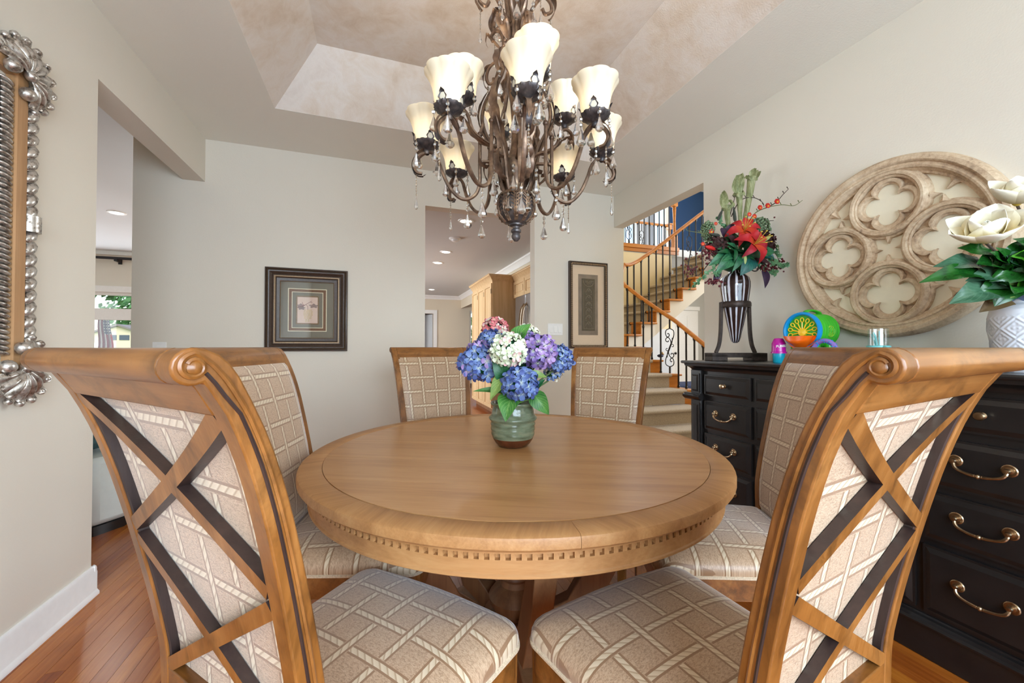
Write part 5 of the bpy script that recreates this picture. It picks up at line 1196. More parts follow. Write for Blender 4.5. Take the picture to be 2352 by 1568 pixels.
bud((-.15, -.06, .135), (-.225, -.08, .15), .014, 'lily2'); bud((.03, -.05, .25), (.028, -.06, .335), .010, 'bud'); bud((.09, -.13, .165), (.135, -.15, .195), .011, 'bud'); bud((-.005, -.12, .10), (-.015, -.13, .02), .014, 'bud'); bud((-.05, -.10, .08), (-.055, -.12, .015), .014, 'bud')
def pitcher(path, rs, mouth_dir, R, hood):
    b = MB(); p = spline(path, 5); rr = [interp([(i/(len(rs)-1), r) for i, r in enumerate(rs)], k/(len(p)-1)) for k in range(len(p))]; b.tube(p, rr, 14, cap=False)
    t = p[-1]; n = Vector(mouth_dir).normalized(); Mx = rotM(n)
    b.grid(lambda u, v: t+Mx @ Vector(((rs[-1]+R*v)*cos(2*pi*u)*(1+.1*sin(10*pi*u)), (rs[-1]+R*v)*sin(2*pi*u)*(1+.1*sin(10*pi*u)), .012*sin(pi*v)-.01*v+.004*sin(14*pi*u)*v)), 30, 4, cu=True)
    h = Vector(hood); sd = h.cross(Vector((0, 1, 0))).normalized(); L = h.length
    b.grid(lambda u, v: t+h*(v*1.0)+sd*((u-.5)*2*(rs[-1]*.9+.26*L*sin(pi*min(1, v*.95))**.8)*(1-.15*v))+Vector((0, -1, 0))*(L*.45*v*v+.25*L*(1-(2*u-1)**2)*v*-.6+.006*sin(18*u)*v), 14, 8)
    return ob('pitcher_plant', b, M['pitch'], fa, angle=70)
pitcher([(.0, 0, .05), (-.03, 0, .25), (-.045, 0, .36), (-.05, -.01, .43)], [.006, .010, .016, .021], (-.7, -.6, .3), .018, (-.075, -.04, .045))
pitcher([(.02, 0, .05), (.035, 0, .3), (.035, 0, .42), (.03, 0, .51)], [.006, .009, .015, .021], (-.3, -.5, .7), .014, (-.03, -.02, .095))
pitcher([(.03, .02, .05), (.07, .02, .3), (.105, .02, .48), (.125, .02, .62)], [.009, .013, .018, .026], (.1, -.5, .8), .012, (.028, .0, .04))
def puff(c, R, m, n_, r, nm, par=None, seed=1, sc=(1, 1, 1)):
    rnd = random.Random(seed); b = MB(); C_ = Vector(c); b.ball(C_, R*.6, 10, 6, sc=sc)
    for i in range(n_):
        z = 1-2*(i+.5)/n_; a = i*2.39996; q = sqrt(1-z*z); d = Vector((q*cos(a)*sc[0], q*sin(a)*sc[1], z*sc[2])); b.ball(C_+d*R*rnd.uniform(.75, 1.02), r*rnd.uniform(.7, 1.2), 6, 4)
    return ob(nm, b, M[m], par or fa, angle=70)
puff((-.17, .0, .27), .052, 'sedum', 130, .007, 'sedum_head', seed=2, sc=(.8, .8, 1.15)); puff((.165, .02, .29), .07, 'sedum', 190, .008, 'sedum_head', seed=3, sc=(1.0, .8, 1)); puff((.12, -.01, .245), .05, 'sedum', 110, .007, 'sedum_head', seed=4)
def frill(c, R, m, n_, seed, nm='burgundy_bloom'):
    rnd = random.Random(seed); b = MB()
    for i in range(n_):
        z = 1-1.7*(i+.5)/n_; a = i*2.39996; q = sqrt(max(0, 1-z*z)); d = Vector((q*cos(a), q*sin(a), z)).normalized(); floret(b, Vector(c)+d*R*rnd.uniform(.7, 1), d, R*.42, 0, rnd)
    b.ball(c, R*.6, 8, 6); return ob(nm, b, M[m], fa, angle=60)
frill((-.125, -.03, .165), .062, 'burg', 34, 1); frill((.17, -.01, .19), .07, 'burg', 38, 2); frill((.10, -.02, .20), .05, 'burg', 26, 3)
def berries(c, ext, n_, seed):
    rnd = random.Random(seed); b = MB(); C_ = Vector(c)
    for i in range(n_):
        p = C_+Vector((rnd.gauss(0, ext[0]), rnd.gauss(0, ext[1]), rnd.gauss(0, ext[2]))); b.ball(p, rnd.uniform(.005, .0085), 7, 5)
        if i % 3 == 0: b.tube([C_, p], .001, 4)
    ob('berry_cluster', b, M['berry'], fa, angle=70)
for i, (c, e, n_) in enumerate((((-.205, -.05, .115), (.025, .015, .018), 26), ((-.30, -.03, .015), (.022, .012, .025), 24), ((-.165, -.08, -.07), (.03, .012, .012), 26), ((.235, .0, .205), (.018, .012, .04), 28), ((.245, -.02, .065), (.025, .012, .016), 22), ((.155, -.06, .025), (.025, .012, .014), 18), ((.21, -.03, .015), (.03, .012, .014), 20), ((-.18, -.05, .08), (.02, .012, .03), 16))): berries(c, e, n_, i+5)
def sm(c, R, seed):
    rnd = random.Random(seed); b = MB(); C_ = Vector(c)
    for k in range(6):
        a = k*1.05; b.ball(C_+Vector((cos(a)*R*.5, -.004, sin(a)*R*.5)), R*.62, 7, 5, sc=(1, .5, 1))
    b.ball(C_+Vector((0, -R*.4, -R*.25)), R*.42, 7, 5, mi=1); ob('small_red_bloom', b, [M['poppy'], M['yel']], fa)
for i, (x, z, r) in enumerate(((.25, .445, .016), (.185, .415, .015), (.13, .40, .014), (-.165, .255, .017), (-.222, .175, .011), (.095, .345, .013), (-.135, .305, .010), (.07, .36, .012))): sm((x, -.03-.01*(i % 3), z), r, i)
# foliage
def lf(a, c, w_, m, nm='leaf', **k):
    b = MB(); leaf(b, a, c, w_, k.pop('droop', .14), k.pop('fold', .25), face=(0, -1, .35), **k); return ob(nm, b, M[m], fa, angle=80)
M['burg2'] = leaf_mat('dark_red_leaf', G_(44, 22, 28), G_(76, 38, 40), G_(96, 60, 56)); M['ivy2'] = leaf_mat('soft_leaf', G_(50, 96, 66), G_(86, 130, 92), G_(120, 156, 120))
M['calath'] = leaf_mat('striped_leaf', G_(26, 92, 60), G_(60, 128, 80), G_(14, 44, 36))
for (a, c, w_, m) in (((-.04, -.07, .09), (-.17, -.12, -.005), .042, 'calath'), ((-.07, -.06, .10), (-.20, -.09, .04), .036, 'calath'), ((.05, -.10, .075), (-.035, -.14, -.03), .046, 'lft'), ((-.01, -.10, .09), (-.085, -.14, -.01), .02, 'calath'), ((.09, -.07, .10), (.20, -.09, .125), .038, 'calath'), ((.10, -.06, .11), (.235, -.05, .085), .034, 'lft'), ((-.05, -.09, .15), (-.075, -.12, -.02), .012, 'lfd'), ((.05, -.02, .16), (.13, -.06, .26), .022, 'lfd'), ((.0, .02, .2), (-.08, .0, .33), .03, 'lfd'), ((.06, .02, .2), (.14, .02, .30), .03, 'lfd'), ((.15, -.04, .02), (.17, -.05, -.10), .024, 'plum'), ((-.13, -.05, .02), (-.165, -.06, -.085), .022, 'plum'), ((-.10, -.03, .28), (-.085, -.05, .20), .022, 'plum'), ((-.08, -.04, .25), (-.03, -.06, .30), .018, 'plum'), ((-.02, -.05, .05), (.02, -.11, .10), .035, 'lfd'), ((-.07, -.02, .16), (-.12, -.08, .10), .04, 'lfd'), ((.07, -.03, .10), (.10, -.10, .03), .035, 'lfd'), ((.03, .03, .08), (.09, .08, .15), .05, 'lfd'), ((-.03, .03, .08), (-.10, .08, .14), .05, 'lfd')): lf(a, c, w_, m)
rnd = random.Random(11)
for k in range(46):
    a = rnd.uniform(0, 2*pi); e = rnd.uniform(-.25, 1.1); d = Vector((cos(a)*cos(e), -abs(sin(a))*cos(e)*.7, sin(e))); q0 = Vector((d.x*.07, d.y*.07-.02, .095+d.z*.08)); L = rnd.uniform(.08, .15)
    lf(q0, q0+d*L+Vector((0, 0, -.01)), rnd.uniform(.016, .028), rnd.choice(('lfd', 'lfd', 'calath', 'burg2', 'ivy2')))
def vine(pts, n_, size, m, sd, r=.0022, tw='twigg'):
    rnd = random.Random(sd); p = spline(pts, 5); b = MB(); b.tube(p, r, 5); s = ob('vine_stem', b, M[tw], fa); b = MB()
    for k in range(n_):
        q = p[int((k+.5)/n_*(len(p)-1))]; dv = Vector((rnd.uniform(-1, 1), rnd.uniform(-.8, .2), rnd.uniform(-1, .6))).normalized(); L = size*rnd.uniform(.7, 1.3)
        for da in (-.6, 0, .6):
            d2 = (dv+Vector((dv.z*da, 0, -dv.x*da))).normalized(); leaf(b, q, q+d2*L*(1 if da == 0 else .75), L*.26, .1, .2, face=(0, -1, .2), nu=2, nv=4)
    ob('ivy_leaves', b, M[m], s, angle=80)
M['ivy'] = leaf_mat('ivy', G_(44, 98, 62), G_(96, 142, 98), G_(140, 176, 130))
vine([(-.08, -.06, .10), (-.17, -.08, .02), (-.235, -.09, -.02), (-.27, -.08, -.075), (-.33, -.07, -.115)], 22, .026, 'ivy', 1); vine([(-.09, -.07, .06), (-.14, -.09, .0), (-.19, -.08, -.02)], 12, .03, 'ivy', 2)
vine([(.12, -.05, .10), (.21, -.06, .06), (.27, -.05, .03), (.30, -.05, .06)], 22, .03, 'ivy', 3); vine([(.13, -.03, .12), (.22, -.03, .13), (.26, -.03, .07), (.24, -.04, .0)], 16, .028, 'ivy', 4); vine([(.10, .0, .20), (.18, .0, .235), (.24, .0, .22), (.275, .0, .14)], 12, .026, 'lfd', 5)
vine([(-.05, 0, .25), (-.09, .0, .33), (-.11, .0, .36)], 14, .024, 'ivy', 6); vine([(.13, -.02, .05), (.18, -.04, .01), (.24, -.04, -.01)], 14, .028, 'ivy', 7)
for i, p in enumerate((([(.06, 0, .25), (.12, 0, .37), (.20, 0, .415), (.30, 0, .435), (.38, 0, .43), (.435, 0, .465)], 'twigg'), ([(.20, 0, .415), (.265, 0, .45), (.31, 0, .50), (.345, 0, .535)], 'twig'), ([(-.05, 0, .2), (-.15, -.02, .235), (-.22, -.03, .245), (-.31, -.02, .265)], 'twigg'), ([(-.02, 0, .36), (.02, 0, .44), (.07, .01, .48), (.13, 0, .48), (.18, 0, .45), (.19, 0, .42)], 'twig'), ([(-.03, 0, .36), (-.005, 0, .45), (.01, 0, .52)], 'twig'), ([(-.06, -.02, .12), (-.15, -.05, .10), (-.19, -.05, .14)], 'twigg'), ([(-.10, -.03, .20), (-.20, -.03, .19), (-.25, -.03, .13)], 'twigg'), ([(.16, 0, .30), (.2, 0, .33), (.25, 0, .335)], 'twig'), ([(-.18, -.04, .06), (-.25, -.04, -.02), (-.29, -.04, .02)], 'twig'), ([(.19, -.03, .15), (.25, -.03, .17), (.265, -.03, .11)], 'twigg'))):
    b = MB(); q = spline(p[0], 5); b.tube(q, [.0035*(1-.6*k/len(q)) for k in range(len(q))], 5)
    for k in range(3, len(q), 4): b.tube([q[k], q[k]+Vector((.012*(-1)**k, -.004, .014))], [.0015, .003], 5)
    ob('branch', b, M[p[1]], fa)
for (a, c, r) in (((-.115, -.02, .33), (-.085, -.02, .40), .009), ((.0, -.01, .32), (-.01, -.01, .42), .009), ((-.12, -.05, .225), (-.19, -.06, .235), .009)):
    b = MB(); b.tube([Vector(a)+(Vector(c)-Vector(a))*k/6 for k in range(7)], [.004, r, r*1.05, r, r*.9, r*.6, .002], 8); ob('seed_cone', b, M['cone'], fa)
b = MB(); b.tube([(.10+.034*(1-k/34)*cos(.32*k+2.4), -.05, .03+.034*(1-k/34)*sin(.32*k+2.4)) for k in range(30)], .004, 6); b.tube([(.02, -.03, .01), (.05, -.045, .005), (.076, -.05, .05)], .004, 6); ob('iron_curl', b, M['ironb'], fa)
b = MB(); b.ball((0, 0, .08), .075, 14, 9, sc=(1.3, 1, 1)); ob('foam_core', b, M['lfd'], fa)
# sprays on the wall side lean forward into the room, clear of the wall
for o_ in list(fa.children)+[g for c_ in fa.children for g in c_.children]:
    if o_.type == 'MESH':
        for v_ in o_.data.vertices:
            x_, y_, z_ = v_.co
            if x_ > .12:
                e_ = -(x_-.12)*.74; q_ = (2.52+y_+e_)/(2.52+y_); v_.co = (x_*q_+1.413*(q_-1), y_+e_, z_*q_+.468*(q_-1))
# ---- bubble machine toy
def pl(name, c, rough=.25): M[name] = flat(name+'_plastic', c, rough, var=.02); return M[name]
pl('tgreen', S(66, 190, 50)); pl('tblue', S(14, 150, 222)); pl('tblued', S(16, 92, 170)); pl('torange', S(252, 108, 18)); pl('tyel', S(246, 206, 36)); pl('tred', S(206, 62, 24)); pl('tpurp', S(136, 112, 186)); pl('tmag', S(186, 14, 150)); pl('tteal', S(24, 160, 186)); pl('tlime', S(150, 212, 64))
ty = thing('bubble_machine', 'green and blue toy bubble machine with an orange tray on the dresser', 'toy', (2.115, 1.485, DT), radians(0))
MX = rotM((-1, 0, 0)); cz = .172
b = MB(); b.lathe([(.075, -.16), (.082, -.155)]+sum([[(.086, -.15+.02*k), (.090, -.142+.02*k), (.086, -.134+.02*k)] for k in range(7)], [])+[(.086, -.004)], 48, (0, 0, cz), M=MX); ob('drum', b, M['tgreen'], ty, angle=50)
b = MB(); b.lathe([(.084, -.01), (.096, -.006), (.0985, .004), (.096, .014), (.088, .017), (.082, .012), (.080, -.03)], 56, (0, 0, cz), cap=False, M=MX); ob('rim', b, M['tblue'], ty)
b = MB(); b.lathe([(.0, -.03), (.081, -.03)], 40, (0, 0, cz), cap=False, M=MX); bk = ob('back_plate', b, M['tblued'], ty)
b = MB(); b.lathe([(.0, 0), (.046, 0), (.046, .006), (0, .006)], 30, (.027, -.03, cz+.012), cap=False, M=MX)
for k in range(9): b.box(.0185, .0215, -.07+.0085*k, -.067+.0085*k, cz-.02, cz+.05)
ob('fan_grille', b, M['tred'], bk)
b = MB(); wz = cz-.008; b.lathe([(0, .0), (.022, 0), (.02, .012), (0, .014)], 20, (0.006, 0, wz), cap=False, M=MX)
for k in range(9):
    a = radians(-12+25.5*k); c = Vector((-.003, .064*cos(a), wz+.064*sin(a))); d = Vector((0, cos(a), sin(a)))
    b.tube([(-.003, .018*cos(a), wz+.018*sin(a)), tuple(c-d*.0115)], .0032, 5); b.tube([c+d*(.0115*cos(t_))+Vector((0, -sin(a), cos(a)))*(.0085*sin(t_)) for t_ in [2*pi*q/14 for q in range(14)]], .0026, 6, closed=True)
ob('wand_wheel', b, M['tyel'], ty)
def tray(u, v):
    a = pi+pi*u; r = .083*sin(pi/2*min(1, v*1.02))+.0; dpt = .055*sin(pi*u)**.6
    return (-.012-dpt*(1-v*.0)*(1 if v > .5 else v*2)*(1 if v < 1 else 1)*.9, .083*cos(a)*(.75+.25*v), cz-.028+(.083*sin(a)*.82)*(1-v)+.0*v)
b = MB(); b.grid(tray, 24, 8); b.prism([(.078*cos(pi+pi*k/20), .072*sin(pi+pi*k/20)) for k in range(21)], lambda q, k: (-.012-.001*k if k == 0 else -.016, q[0], cz-.028+q[1])); b.add([(-.012, .08, cz-.028), (-.012, -.08, cz-.028), (-.05, -.06, cz-.03), (-.062, 0, cz-.03), (-.05, .06, cz-.03)], [(0, 4, 3, 2, 1)]); ob('bubble_tray', b, M['torange'], ty, angle=60)
b = MB(); b.tube(spline([(.02, 0, cz+.088), (.03, 0, cz+.103), (.07, 0, cz+.108), (.115, 0, cz+.10), (.13, 0, cz+.085)], 5), .008, 8, flat=(1.8, .8)); ob('handle', b, M['tgreen'], ty)
b = MB(); My = rotM((0, -1, 0)); b.lathe([(.03, 0), (.03, .008), (.026, .012), (.022, .008), (.0, .008)], 28, (.085, -.076, cz-.005), cap=False, M=My)
for k in range(12): a = 2*pi*k/12; b.tube([(.085+.007*cos(a), -.086, cz-.005+.007*sin(a)), (.085+.024*cos(a), -.087, cz-.005+.024*sin(a))], .0018, 5)
ob('speaker_vent', b, M['tlime'], ty)
b = MB()
for (x, y) in ((.02, -.06), (.02, .06), (.12, -.06), (.12, .06)): b.tube([(x, y, .002), (x, y*.8, cz-.06)], [.018, .024], 10)
ob('feet', b, M['tgreen'], ty); b = MB(); b.ball((.005, -.075, .068), .017, 10, 7); b.ball((-.004, -.09, .06), .010, 8, 6); ob('side_knob', b, M['tyel'], ty); b = MB(); b.ball((.05, -.085, .055), .024, 12, 8); ob('side_foot', b, M['tlime'], ty)
tr = thing('curved_toy_tube', 'purple and blue curved toy tube standing beside the bubble machine', 'toy', (2.08, 1.355, DT))
b = MB(); q = [(0, .055*cos(a), .056+.062*sin(a)) for a in [pi*k/16 for k in range(17)]]; q = [(0, .055, .003)]+q+[(0, -.055, .003)]; b.tube(q, .0115, 10); ob('tube', b, M['tpurp'], tr)
b = MB(); b.tube([(0, .055, .003), (0, .055, .05)], .0125, 10); b.tube([(0, -.055, .003), (0, -.055, .03)], .0125, 10)
for k in range(40): a = random.uniform(.15, pi-.15); e = random.uniform(0, 6.28); b.ball((.0108*cos(e), (.055+.0108*sin(e))*cos(a), .056+(.062+.0108*sin(e))*sin(a)), .0034, 5, 4)
ob('blue_spots', b, M['tblue'], tr)
bo = thing('bubble_bottle', 'small magenta and teal bubble solution bottle next to the bubble machine', 'bottle', (2.10, 1.605, DT))
b = MB(); b.lathe([(.026, 0), (.028, .003), (.0295, .05), (.0295, .052)], 30, cap=True); ob('teal_base', b, M['tteal'], bo)
b = MB(); b.lathe([(.038, .052), (.038, .060), (.034, .062), (.0335, .105), (.031, .112), (.024, .128), (.02, .134), (0, .136)], 30, cap=False); b.lathe([(0, .0525), (.038, .0525)], 30, cap=False); cp = ob('magenta_top', b, M['tmag'], bo)
tx = bpy.data.curves.new('t', 'FONT'); tx.body = 'FUBBLES'; tx.size = .0175; tx.align_x = 'LEFT'; tx.extrude = .0006; tx.offset = .0004; to = bpy.data.objects.new('t', tx); COL.objects.link(to); bpy.context.view_layer.update()
me = bpy.data.meshes.new_from_object(to.evaluated_get(bpy.context.evaluated_depsgraph_get())); bpy.data.objects.remove(to)
for v_ in me.vertices:
    a = radians(197)+v_.co.x/.0345; v_.co = Vector(((.0342+v_.co.z)*cos(a), (.0342+v_.co.z)*sin(a), .084+v_.co.y+.09*v_.co.x))
me.materials.clear(); me.materials.append(M['white']); link('lettering', me, cp)
# ---- straw cup
M['tealc'] = flat('teal_cup', S(120, 208, 208), .3, var=.02); M['clear'] = thin('clear_plastic', (.93, .97, .98, 1), .14)
cu = thing('straw_cup', 'clear and teal straw cup with loop handles on the dresser', 'cup', (2.12, 1.155, DT))
b = MB(); b.lathe([(.028, 0), (.031, .004), (.035, .07), (.036, .078)], 28); ob('body', b, M['tealc'], cu)
b = MB(); b.lathe([(.036, .078), (.042, .08), (.042, .091), (.037, .094)], 28); ob('collar', b, M['tealc'], cu)
for s in (-1, 1):
    b = MB(); b.tube([(-.1*0, s*.04, .086), (0, s*.062, .082), (0, s*.072, .066), (0, s*.07, .035), (0, s*.055, .02), (0, s*.034, .02)], .006, 8); ob('handle', b, M['tealc'], cu, rot=(0, 0, radians(-35)))
b = MB(); b.lathe([(.0355, .094), (.0355, .168), (.033, .171), (0, .171)], 32, cap=False); ob('clear_lid', b, M['clear'], cu)
b = MB(); b.tube(spline([(0, .004, .09), (-.002, .010, .13), (-.002, .018, .152)], 4), .004, 7); b.tube([(0, -.004, .09), (0, -.004, .158)], .003, 7); b.tube([(0, .01, .092), (.002, .026, .145)], .0026, 7); ob('straw', b, M['tealc'], cu)
# ---- carved white vase with magnolias
M['whitec'] = flat('white_ceramic', S(222, 224, 230), .35, var=.04); MVY = .72
wv = thing('carved_vase', 'white ceramic vase with carved lattice relief holding magnolias on the dresser', 'vase', (2.13, MVY, DT))
def vr(z): return interp([(0, .072), (.02, .080), (.08, .09), (.15, .097), (.19, .0985), (.215, .093), (.23, .078), (.238, .06), (.25, .055), (.262, .062)], z)
def carve(a, z):
    e = min(1, max(0, (z-.02)/.02), max(0, (.20-z)/.02)); u, v = a*8/(2*pi)*1.0, z/.075
    d1 = abs(((u+v) % 1)-.5); d2 = abs(((u-v) % 1)-.5); k = max(0, 1-min(d1, d2)/.09)+.7*max(0, 1-abs(min(d1, d2)-.2)/.07)+.5*max(0, sin(2*pi*(u+v)*3)*sin(2*pi*(u-v)*3))*(min(d1, d2) > .25)
    return .0035*k*e
b = MB(); b.grid(lambda u, v: ((vr(.262*v)+carve(2*pi*u, .262*v))*cos(2*pi*u), (vr(.262*v)+carve(2*pi*u, .262*v))*sin(2*pi*u), .262*v), 220, 110, cu=True); b.lathe([(0, .001), (.072, .001)], 32, cap=False); ob('body', b, M['whitec'], wv, angle=80)
M['foil'] = flat('blue_foil', S(122, 148, 188), .2, .6)
b = MB(); b.grid(lambda u, v: ((.058+.018*v+.008*sin(17*2*pi*u)*v)*cos(2*pi*u), (.058+.018*v+.008*sin(17*2*pi*u)*v)*sin(2*pi*u), .245+.035*v+.006*sin(9*2*pi*u)), 60, 3, cu=True); ob('neck_wrap', b, M['foil'], wv)
ma = thing('magnolia_arrangement', 'cream magnolia blooms with glossy dark green leaves in the carved white vase', 'flowers', (2.13, MVY, DT+.255), radians(-18.8))
M['mpet'] = petal_mat('magnolia_petal', G_(240, 214, 140), G_(250, 246, 232), G_(248, 236, 200)); M['mag1'] = leaf_mat('magnolia_leaf_dark', G_(14, 58, 16), G_(30, 92, 28), G_(40, 104, 40), 26, .22, .25); M['mag2'] = leaf_mat('magnolia_leaf_bright', G_(52, 130, 24), G_(90, 164, 40), G_(120, 180, 70), 26, .22, .25); M['mag3'] = leaf_mat('magnolia_leaf_grey', G_(44, 84, 58), G_(74, 110, 84), G_(104, 136, 110), 26, .22, .25); M['magb'] = flat('leaf_underside', S(96, 74, 40), .7, var=.2)
def magnolia(c, nrm, R, seed):
    n = Vector(nrm).normalized(); x = n.orthogonal().normalized(); y = n.cross(x); C_ = Vector(c); root = None; rnd = random.Random(seed)
    for ringn, (cnt, tilt, L) in enumerate(((3, 1.2, .6), (4, .85, .86), (5, .35, 1.05))):
        for k in range(cnt):
            a = 2*pi*k/cnt+ringn*.5+rnd.uniform(-.15, .15); d = (x*cos(a)+y*sin(a)); t = (d*cos(tilt)+n*sin(tilt)); up = n*cos(tilt)-d*sin(tilt); sd = n.cross(d); b = MB(); vs = []
            for j in range(9):
                v = j/8; w_ = R*L*.52*sin(pi*min(.995, .06+.94*v**.75))**.7
                for i in range(7):
                    u = i/3-1; b.uv[len(vs)] = (i/6, v); vs.append(C_+t*(R*L*v)+sd*(w_*u)+up*(R*L*(.30*v*v)+w_*.55*u*u-R*.06*sin(pi*v)))
            b.add(vs, [(j*7+i, j*7+i+1, (j+1)*7+i+1, (j+1)*7+i) for j in range(8) for i in range(6)]); o_ = ob('magnolia_petal', b, M['mpet'], root or ma, angle=80)
            sl = o_.modifiers.new('thick', 'SOLIDIFY'); sl.thickness = .0012
            if root is None: root = o_
    b = MB(); b.ball(C_+n*R*.12, R*.14, 10, 7, sc=(1, 1, 1.4)); ob('pistil', b, M['stamen'], root)
magnolia((-.185, -.03, .19), (-.45, -.42, .7), .118, 1); magnolia((-.045, .0, .325), (-.2, -.45, .8), .105, 2)
for (a, c, w_, m, wv_) in (((-.17, -.01, .075), (-.365, .01, .07), .026, 'mag1', 0), ((-.16, .0, .10), (-.305, .02, .125), .028, 'mag3', 0), ((-.12, .02, .09), (-.215, .04, .12), .022, 'magb', 0), ((-.15, -.02, .02), (-.295, -.02, -.012), .032, 'mag3', 0), ((-.10, -.03, .04), (-.225, -.03, .0), .03, 'mag1', 0), ((-.04, -.04, .09), (-.20, -.06, .06), .036, 'mag1', .5), ((.0, -.06, .085), (-.15, -.08, .14), .034, 'mag2', .4), ((-.02, -.06, .06), (-.125, -.09, .02), .036, 'mag2', .4), ((-.11, -.02, .05), (-.165, -.04, -.03), .03, 'mag1', 0), ((-.06, -.03, .05), (-.17, -.03, -.01), .028, 'lfo', 0), ((.02, -.07, .07), (-.035, -.11, -.01), .034, 'mag2', .3), ((.03, -.04, .20), (-.06, -.05, .27), .042, 'lft', 0), ((.02, -.05, .09), (-.06, -.08, .19), .034, 'mag1', .3), ((-.05, -.02, .09), (-.16, -.03, .10), .034, 'mag1', .4), ((.0, .0, .12), (.10, -.04, .20), .04, 'mag1', 0), ((.0, .0, .08), (.12, -.05, .06), .04, 'mag1', 0), ((-.03, .02, .06), (-.12, .06, .15), .036, 'mag1', 0), ((-.1, -.01, .03), (-.22, .0, .05), .03, 'mag1', 0), ((.05, -.05, .1), (.02, -.1, .16), .04, 'mag1', 0), ((-.09, -.01, .0), (-.175, .0, -.045), .022, 'magb', 0)):
    b = MB(); leaf(b, a, Vector(a)+(Vector(c)-Vector(a))*.96, w_*1.6, .12, .3, face=(-.1, -.8, .6), wave=wv_+.2, shape=.56); ob('magnolia_leaf', b, M[m], ma, angle=80)
b = MB()
for p in ([(0, 0, -.02), (-.04, 0, .08), (-.18, -.02, .19)], [(0, 0, -.02), (.0, -.02, .15), (-.04, .0, .32)], [(0, 0, 0), (-.08, 0, .05), (-.16, 0, .08)], [(0, 0, 0), (-.05, -.03, .04), (-.1, -.04, .05)], [(0, 0, 0), (.03, -.04, .1), (.03, -.04, .2)]): b.tube(spline(p, 4), .004, 6)
ob('stems', b, M['twig'], ma)
rnd = random.Random(5)
for k in range(34):
    a = rnd.uniform(-.3, 2*pi); e = rnd.uniform(-.45, .9); d = Vector((cos(a)*cos(e), -abs(sin(a))*cos(e)*.8+.1, sin(e))); o0 = Vector((-.07+rnd.uniform(-.06, .08), -.02, .055+rnd.uniform(-.02, .05))); L = rnd.uniform(.08, .125); q0 = o0+d*rnd.uniform(.02, .06)
    b = MB(); leaf(b, q0, q0+d*L, rnd.uniform(.032, .044), .12, .28, face=(-.1, -.8, .6), wave=rnd.choice((0, .3)), shape=.62); ob('magnolia_leaf', b, M[rnd.choice(('mag1', 'mag1', 'mag2', 'mag3'))], ma, angle=80)
# ================================================================ OUTSIDE
M['grass'] = flat('lawn', S(96, 136, 66), .9, var=.25, scale=2); M['treeleaf'] = flat('tree_foliage', S(70, 116, 62), .8, var=.35, scale=.6); M['bark'] = flat('bark', S(86, 70, 56), .9); M['siding'] = flat('house_siding', S(206, 190, 160), .7); M['shingle'] = flat('roof_shingle', S(120, 110, 104), .9); M['winblue'] = flat('house_window', S(70, 80, 92), .2)
b = MB(); b.box(-70, 40, 14.6, 120, -.4, -.2); b.box(-70, -8.25, -20, 14.6, -.4, -.2); struct('ground', b, M['grass'])
def tree(label, x, y, h, R, n_, seed, lz=.3, group='trees outside'):
    rnd = random.Random(seed); t = thing('tree', label, 'tree', (x, y, -.2), 0, group); b = MB(); b.tube([(0, 0, 0), (.1, 0, h*.3), (.0, 0, h*.75)], [R*.09, R*.07, R*.03], 8); ob('trunk', b, M['bark'], t); b = MB()
    for i in range(n_):
        while True:
            p = Vector((rnd.uniform(-1, 1), rnd.uniform(-1, 1), rnd.uniform(-1, 1)))
            if .35 < p.length < 1+.2*noise.noise(p*3+Vector((seed, 0, 0))): break
        c = Vector((p.x*R, p.y*R, h-R*.9+p.z*R*.9)); a = Vector((rnd.gauss(0, 1), rnd.gauss(0, 1), rnd.gauss(0, 1))).normalized(); e = a.orthogonal().normalized(); f = a.cross(e); L = lz*rnd.uniform(.6, 1.3)
        b.add([c-e*L, c+f*L*.5, c+e*L, c-f*L*.5], [(0, 1, 2, 3)])
    o = ob('foliage', b, M['treeleaf'], t); o['kind'] = 'stuff'; return t
tree('leafy garden tree whose branch hangs at the top of the living room window', -7.6, 13.6, 6.9, 2.4, 2600, 1, .11, None)
tree('broad green tree behind the pale house outside the living room window', -38, 94, 15, 9, 2600, 2, .6); tree('tall green tree at the side of the pale house across the road', -60, 90, 16, 9, 2400, 3, .6); tree('rounded green tree farthest along the road outside', -17, 98, 13, 8, 1800, 4, .6)
tree('bushy tree outside the small kitchen window', 5.2, 18.5, 5.2, 2.6, 2200, 5, .14, None)
hs = thing('house', 'pale neighbouring house with a grey gable roof across the road', 'house', (-33.5, 72, -.2))
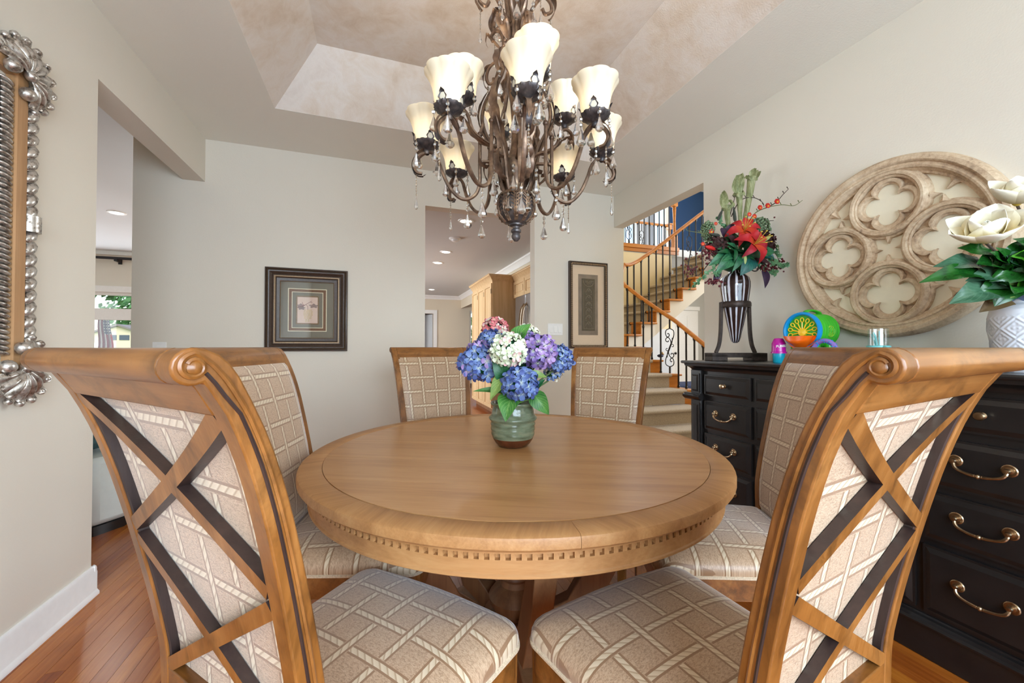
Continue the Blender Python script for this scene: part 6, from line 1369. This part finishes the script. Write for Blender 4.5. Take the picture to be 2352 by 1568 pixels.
b = MB(); b.prism([(-5, 0), (5, 0), (5, 2.4), (0, 4.2), (-5, 2.4)], lambda q, k: (q[0], -3 if k == 0 else 3, q[1])); ob('walls', b, M['siding'], hs)
b = MB()
for s in (-1, 1): b.prism([(s*5.4, 2.2), (0, 4.25), (0, 4.5), (s*5.4, 2.45)], lambda q, k: (q[0], -3.4 if k == 0 else 3.4, q[1]))
ob('roof', b, M['shingle'], hs)
for dx in (-.7, .7): bx('window', dx-.55, dx+.55, -3.05, -3.0, 2.3, 3.0, M['winblue'], hs)
bx('garage_door', -3.6, -1.2, -3.05, -3.0, 0, 2.0, M['white'], hs)
def flagm():
    n = NT('flag_cloth'); tc = n.new('ShaderNodeTexCoord'); sp = n.new('ShaderNodeSeparateXYZ'); n.t.links.new(tc.outputs['UV'], sp.inputs[0]); u, v = sp.outputs[0], sp.outputs[1]
    st = n.m('GREATER_THAN', n.m('MODULO', n.m('MULTIPLY', u, 13), 2), 1); c = n.mix(st, S(176, 40, 62), S(240, 236, 236))
    can = n.m('MULTIPLY', n.m('LESS_THAN', u, .54), n.m('GREATER_THAN', v, .6)); a = n.m('SUBTRACT', n.m('FRACT', n.m('MULTIPLY', u, 11)), .5); d = n.m('SUBTRACT', n.m('FRACT', n.m('MULTIPLY', v, 14)), .5)
    s = n.m('LESS_THAN', n.m('ADD', n.m('MULTIPLY', a, a), n.m('MULTIPLY', d, d)), .07); c = n.mix(can, c, n.mix(s, S(46, 56, 104), S(240, 240, 240))); return n.set(c, .8)
M['flag'] = flagm()
fl = thing('garden_flag', 'striped flag with a starred blue corner hanging outside the living room window', 'flag', (-4.86, 9.6, 0))
b = MB(); b.grid(lambda u, v: ((u-.5)*.26*(1-.35*v)+.02*sin(5*v), .035*sin(6*pi*u)*(1-.2*v), .95+.73*v), 30, 10, uvf=lambda u, v: (1-u, v)); ob('cloth', b, M['flag'], fl)
b = MB(); b.tube([(.07, .05, -.2), (.07, .05, 1.0), (.02, .02, 1.72)], .012, 8); ob('pole', b, M['white'], fl)
print('done')
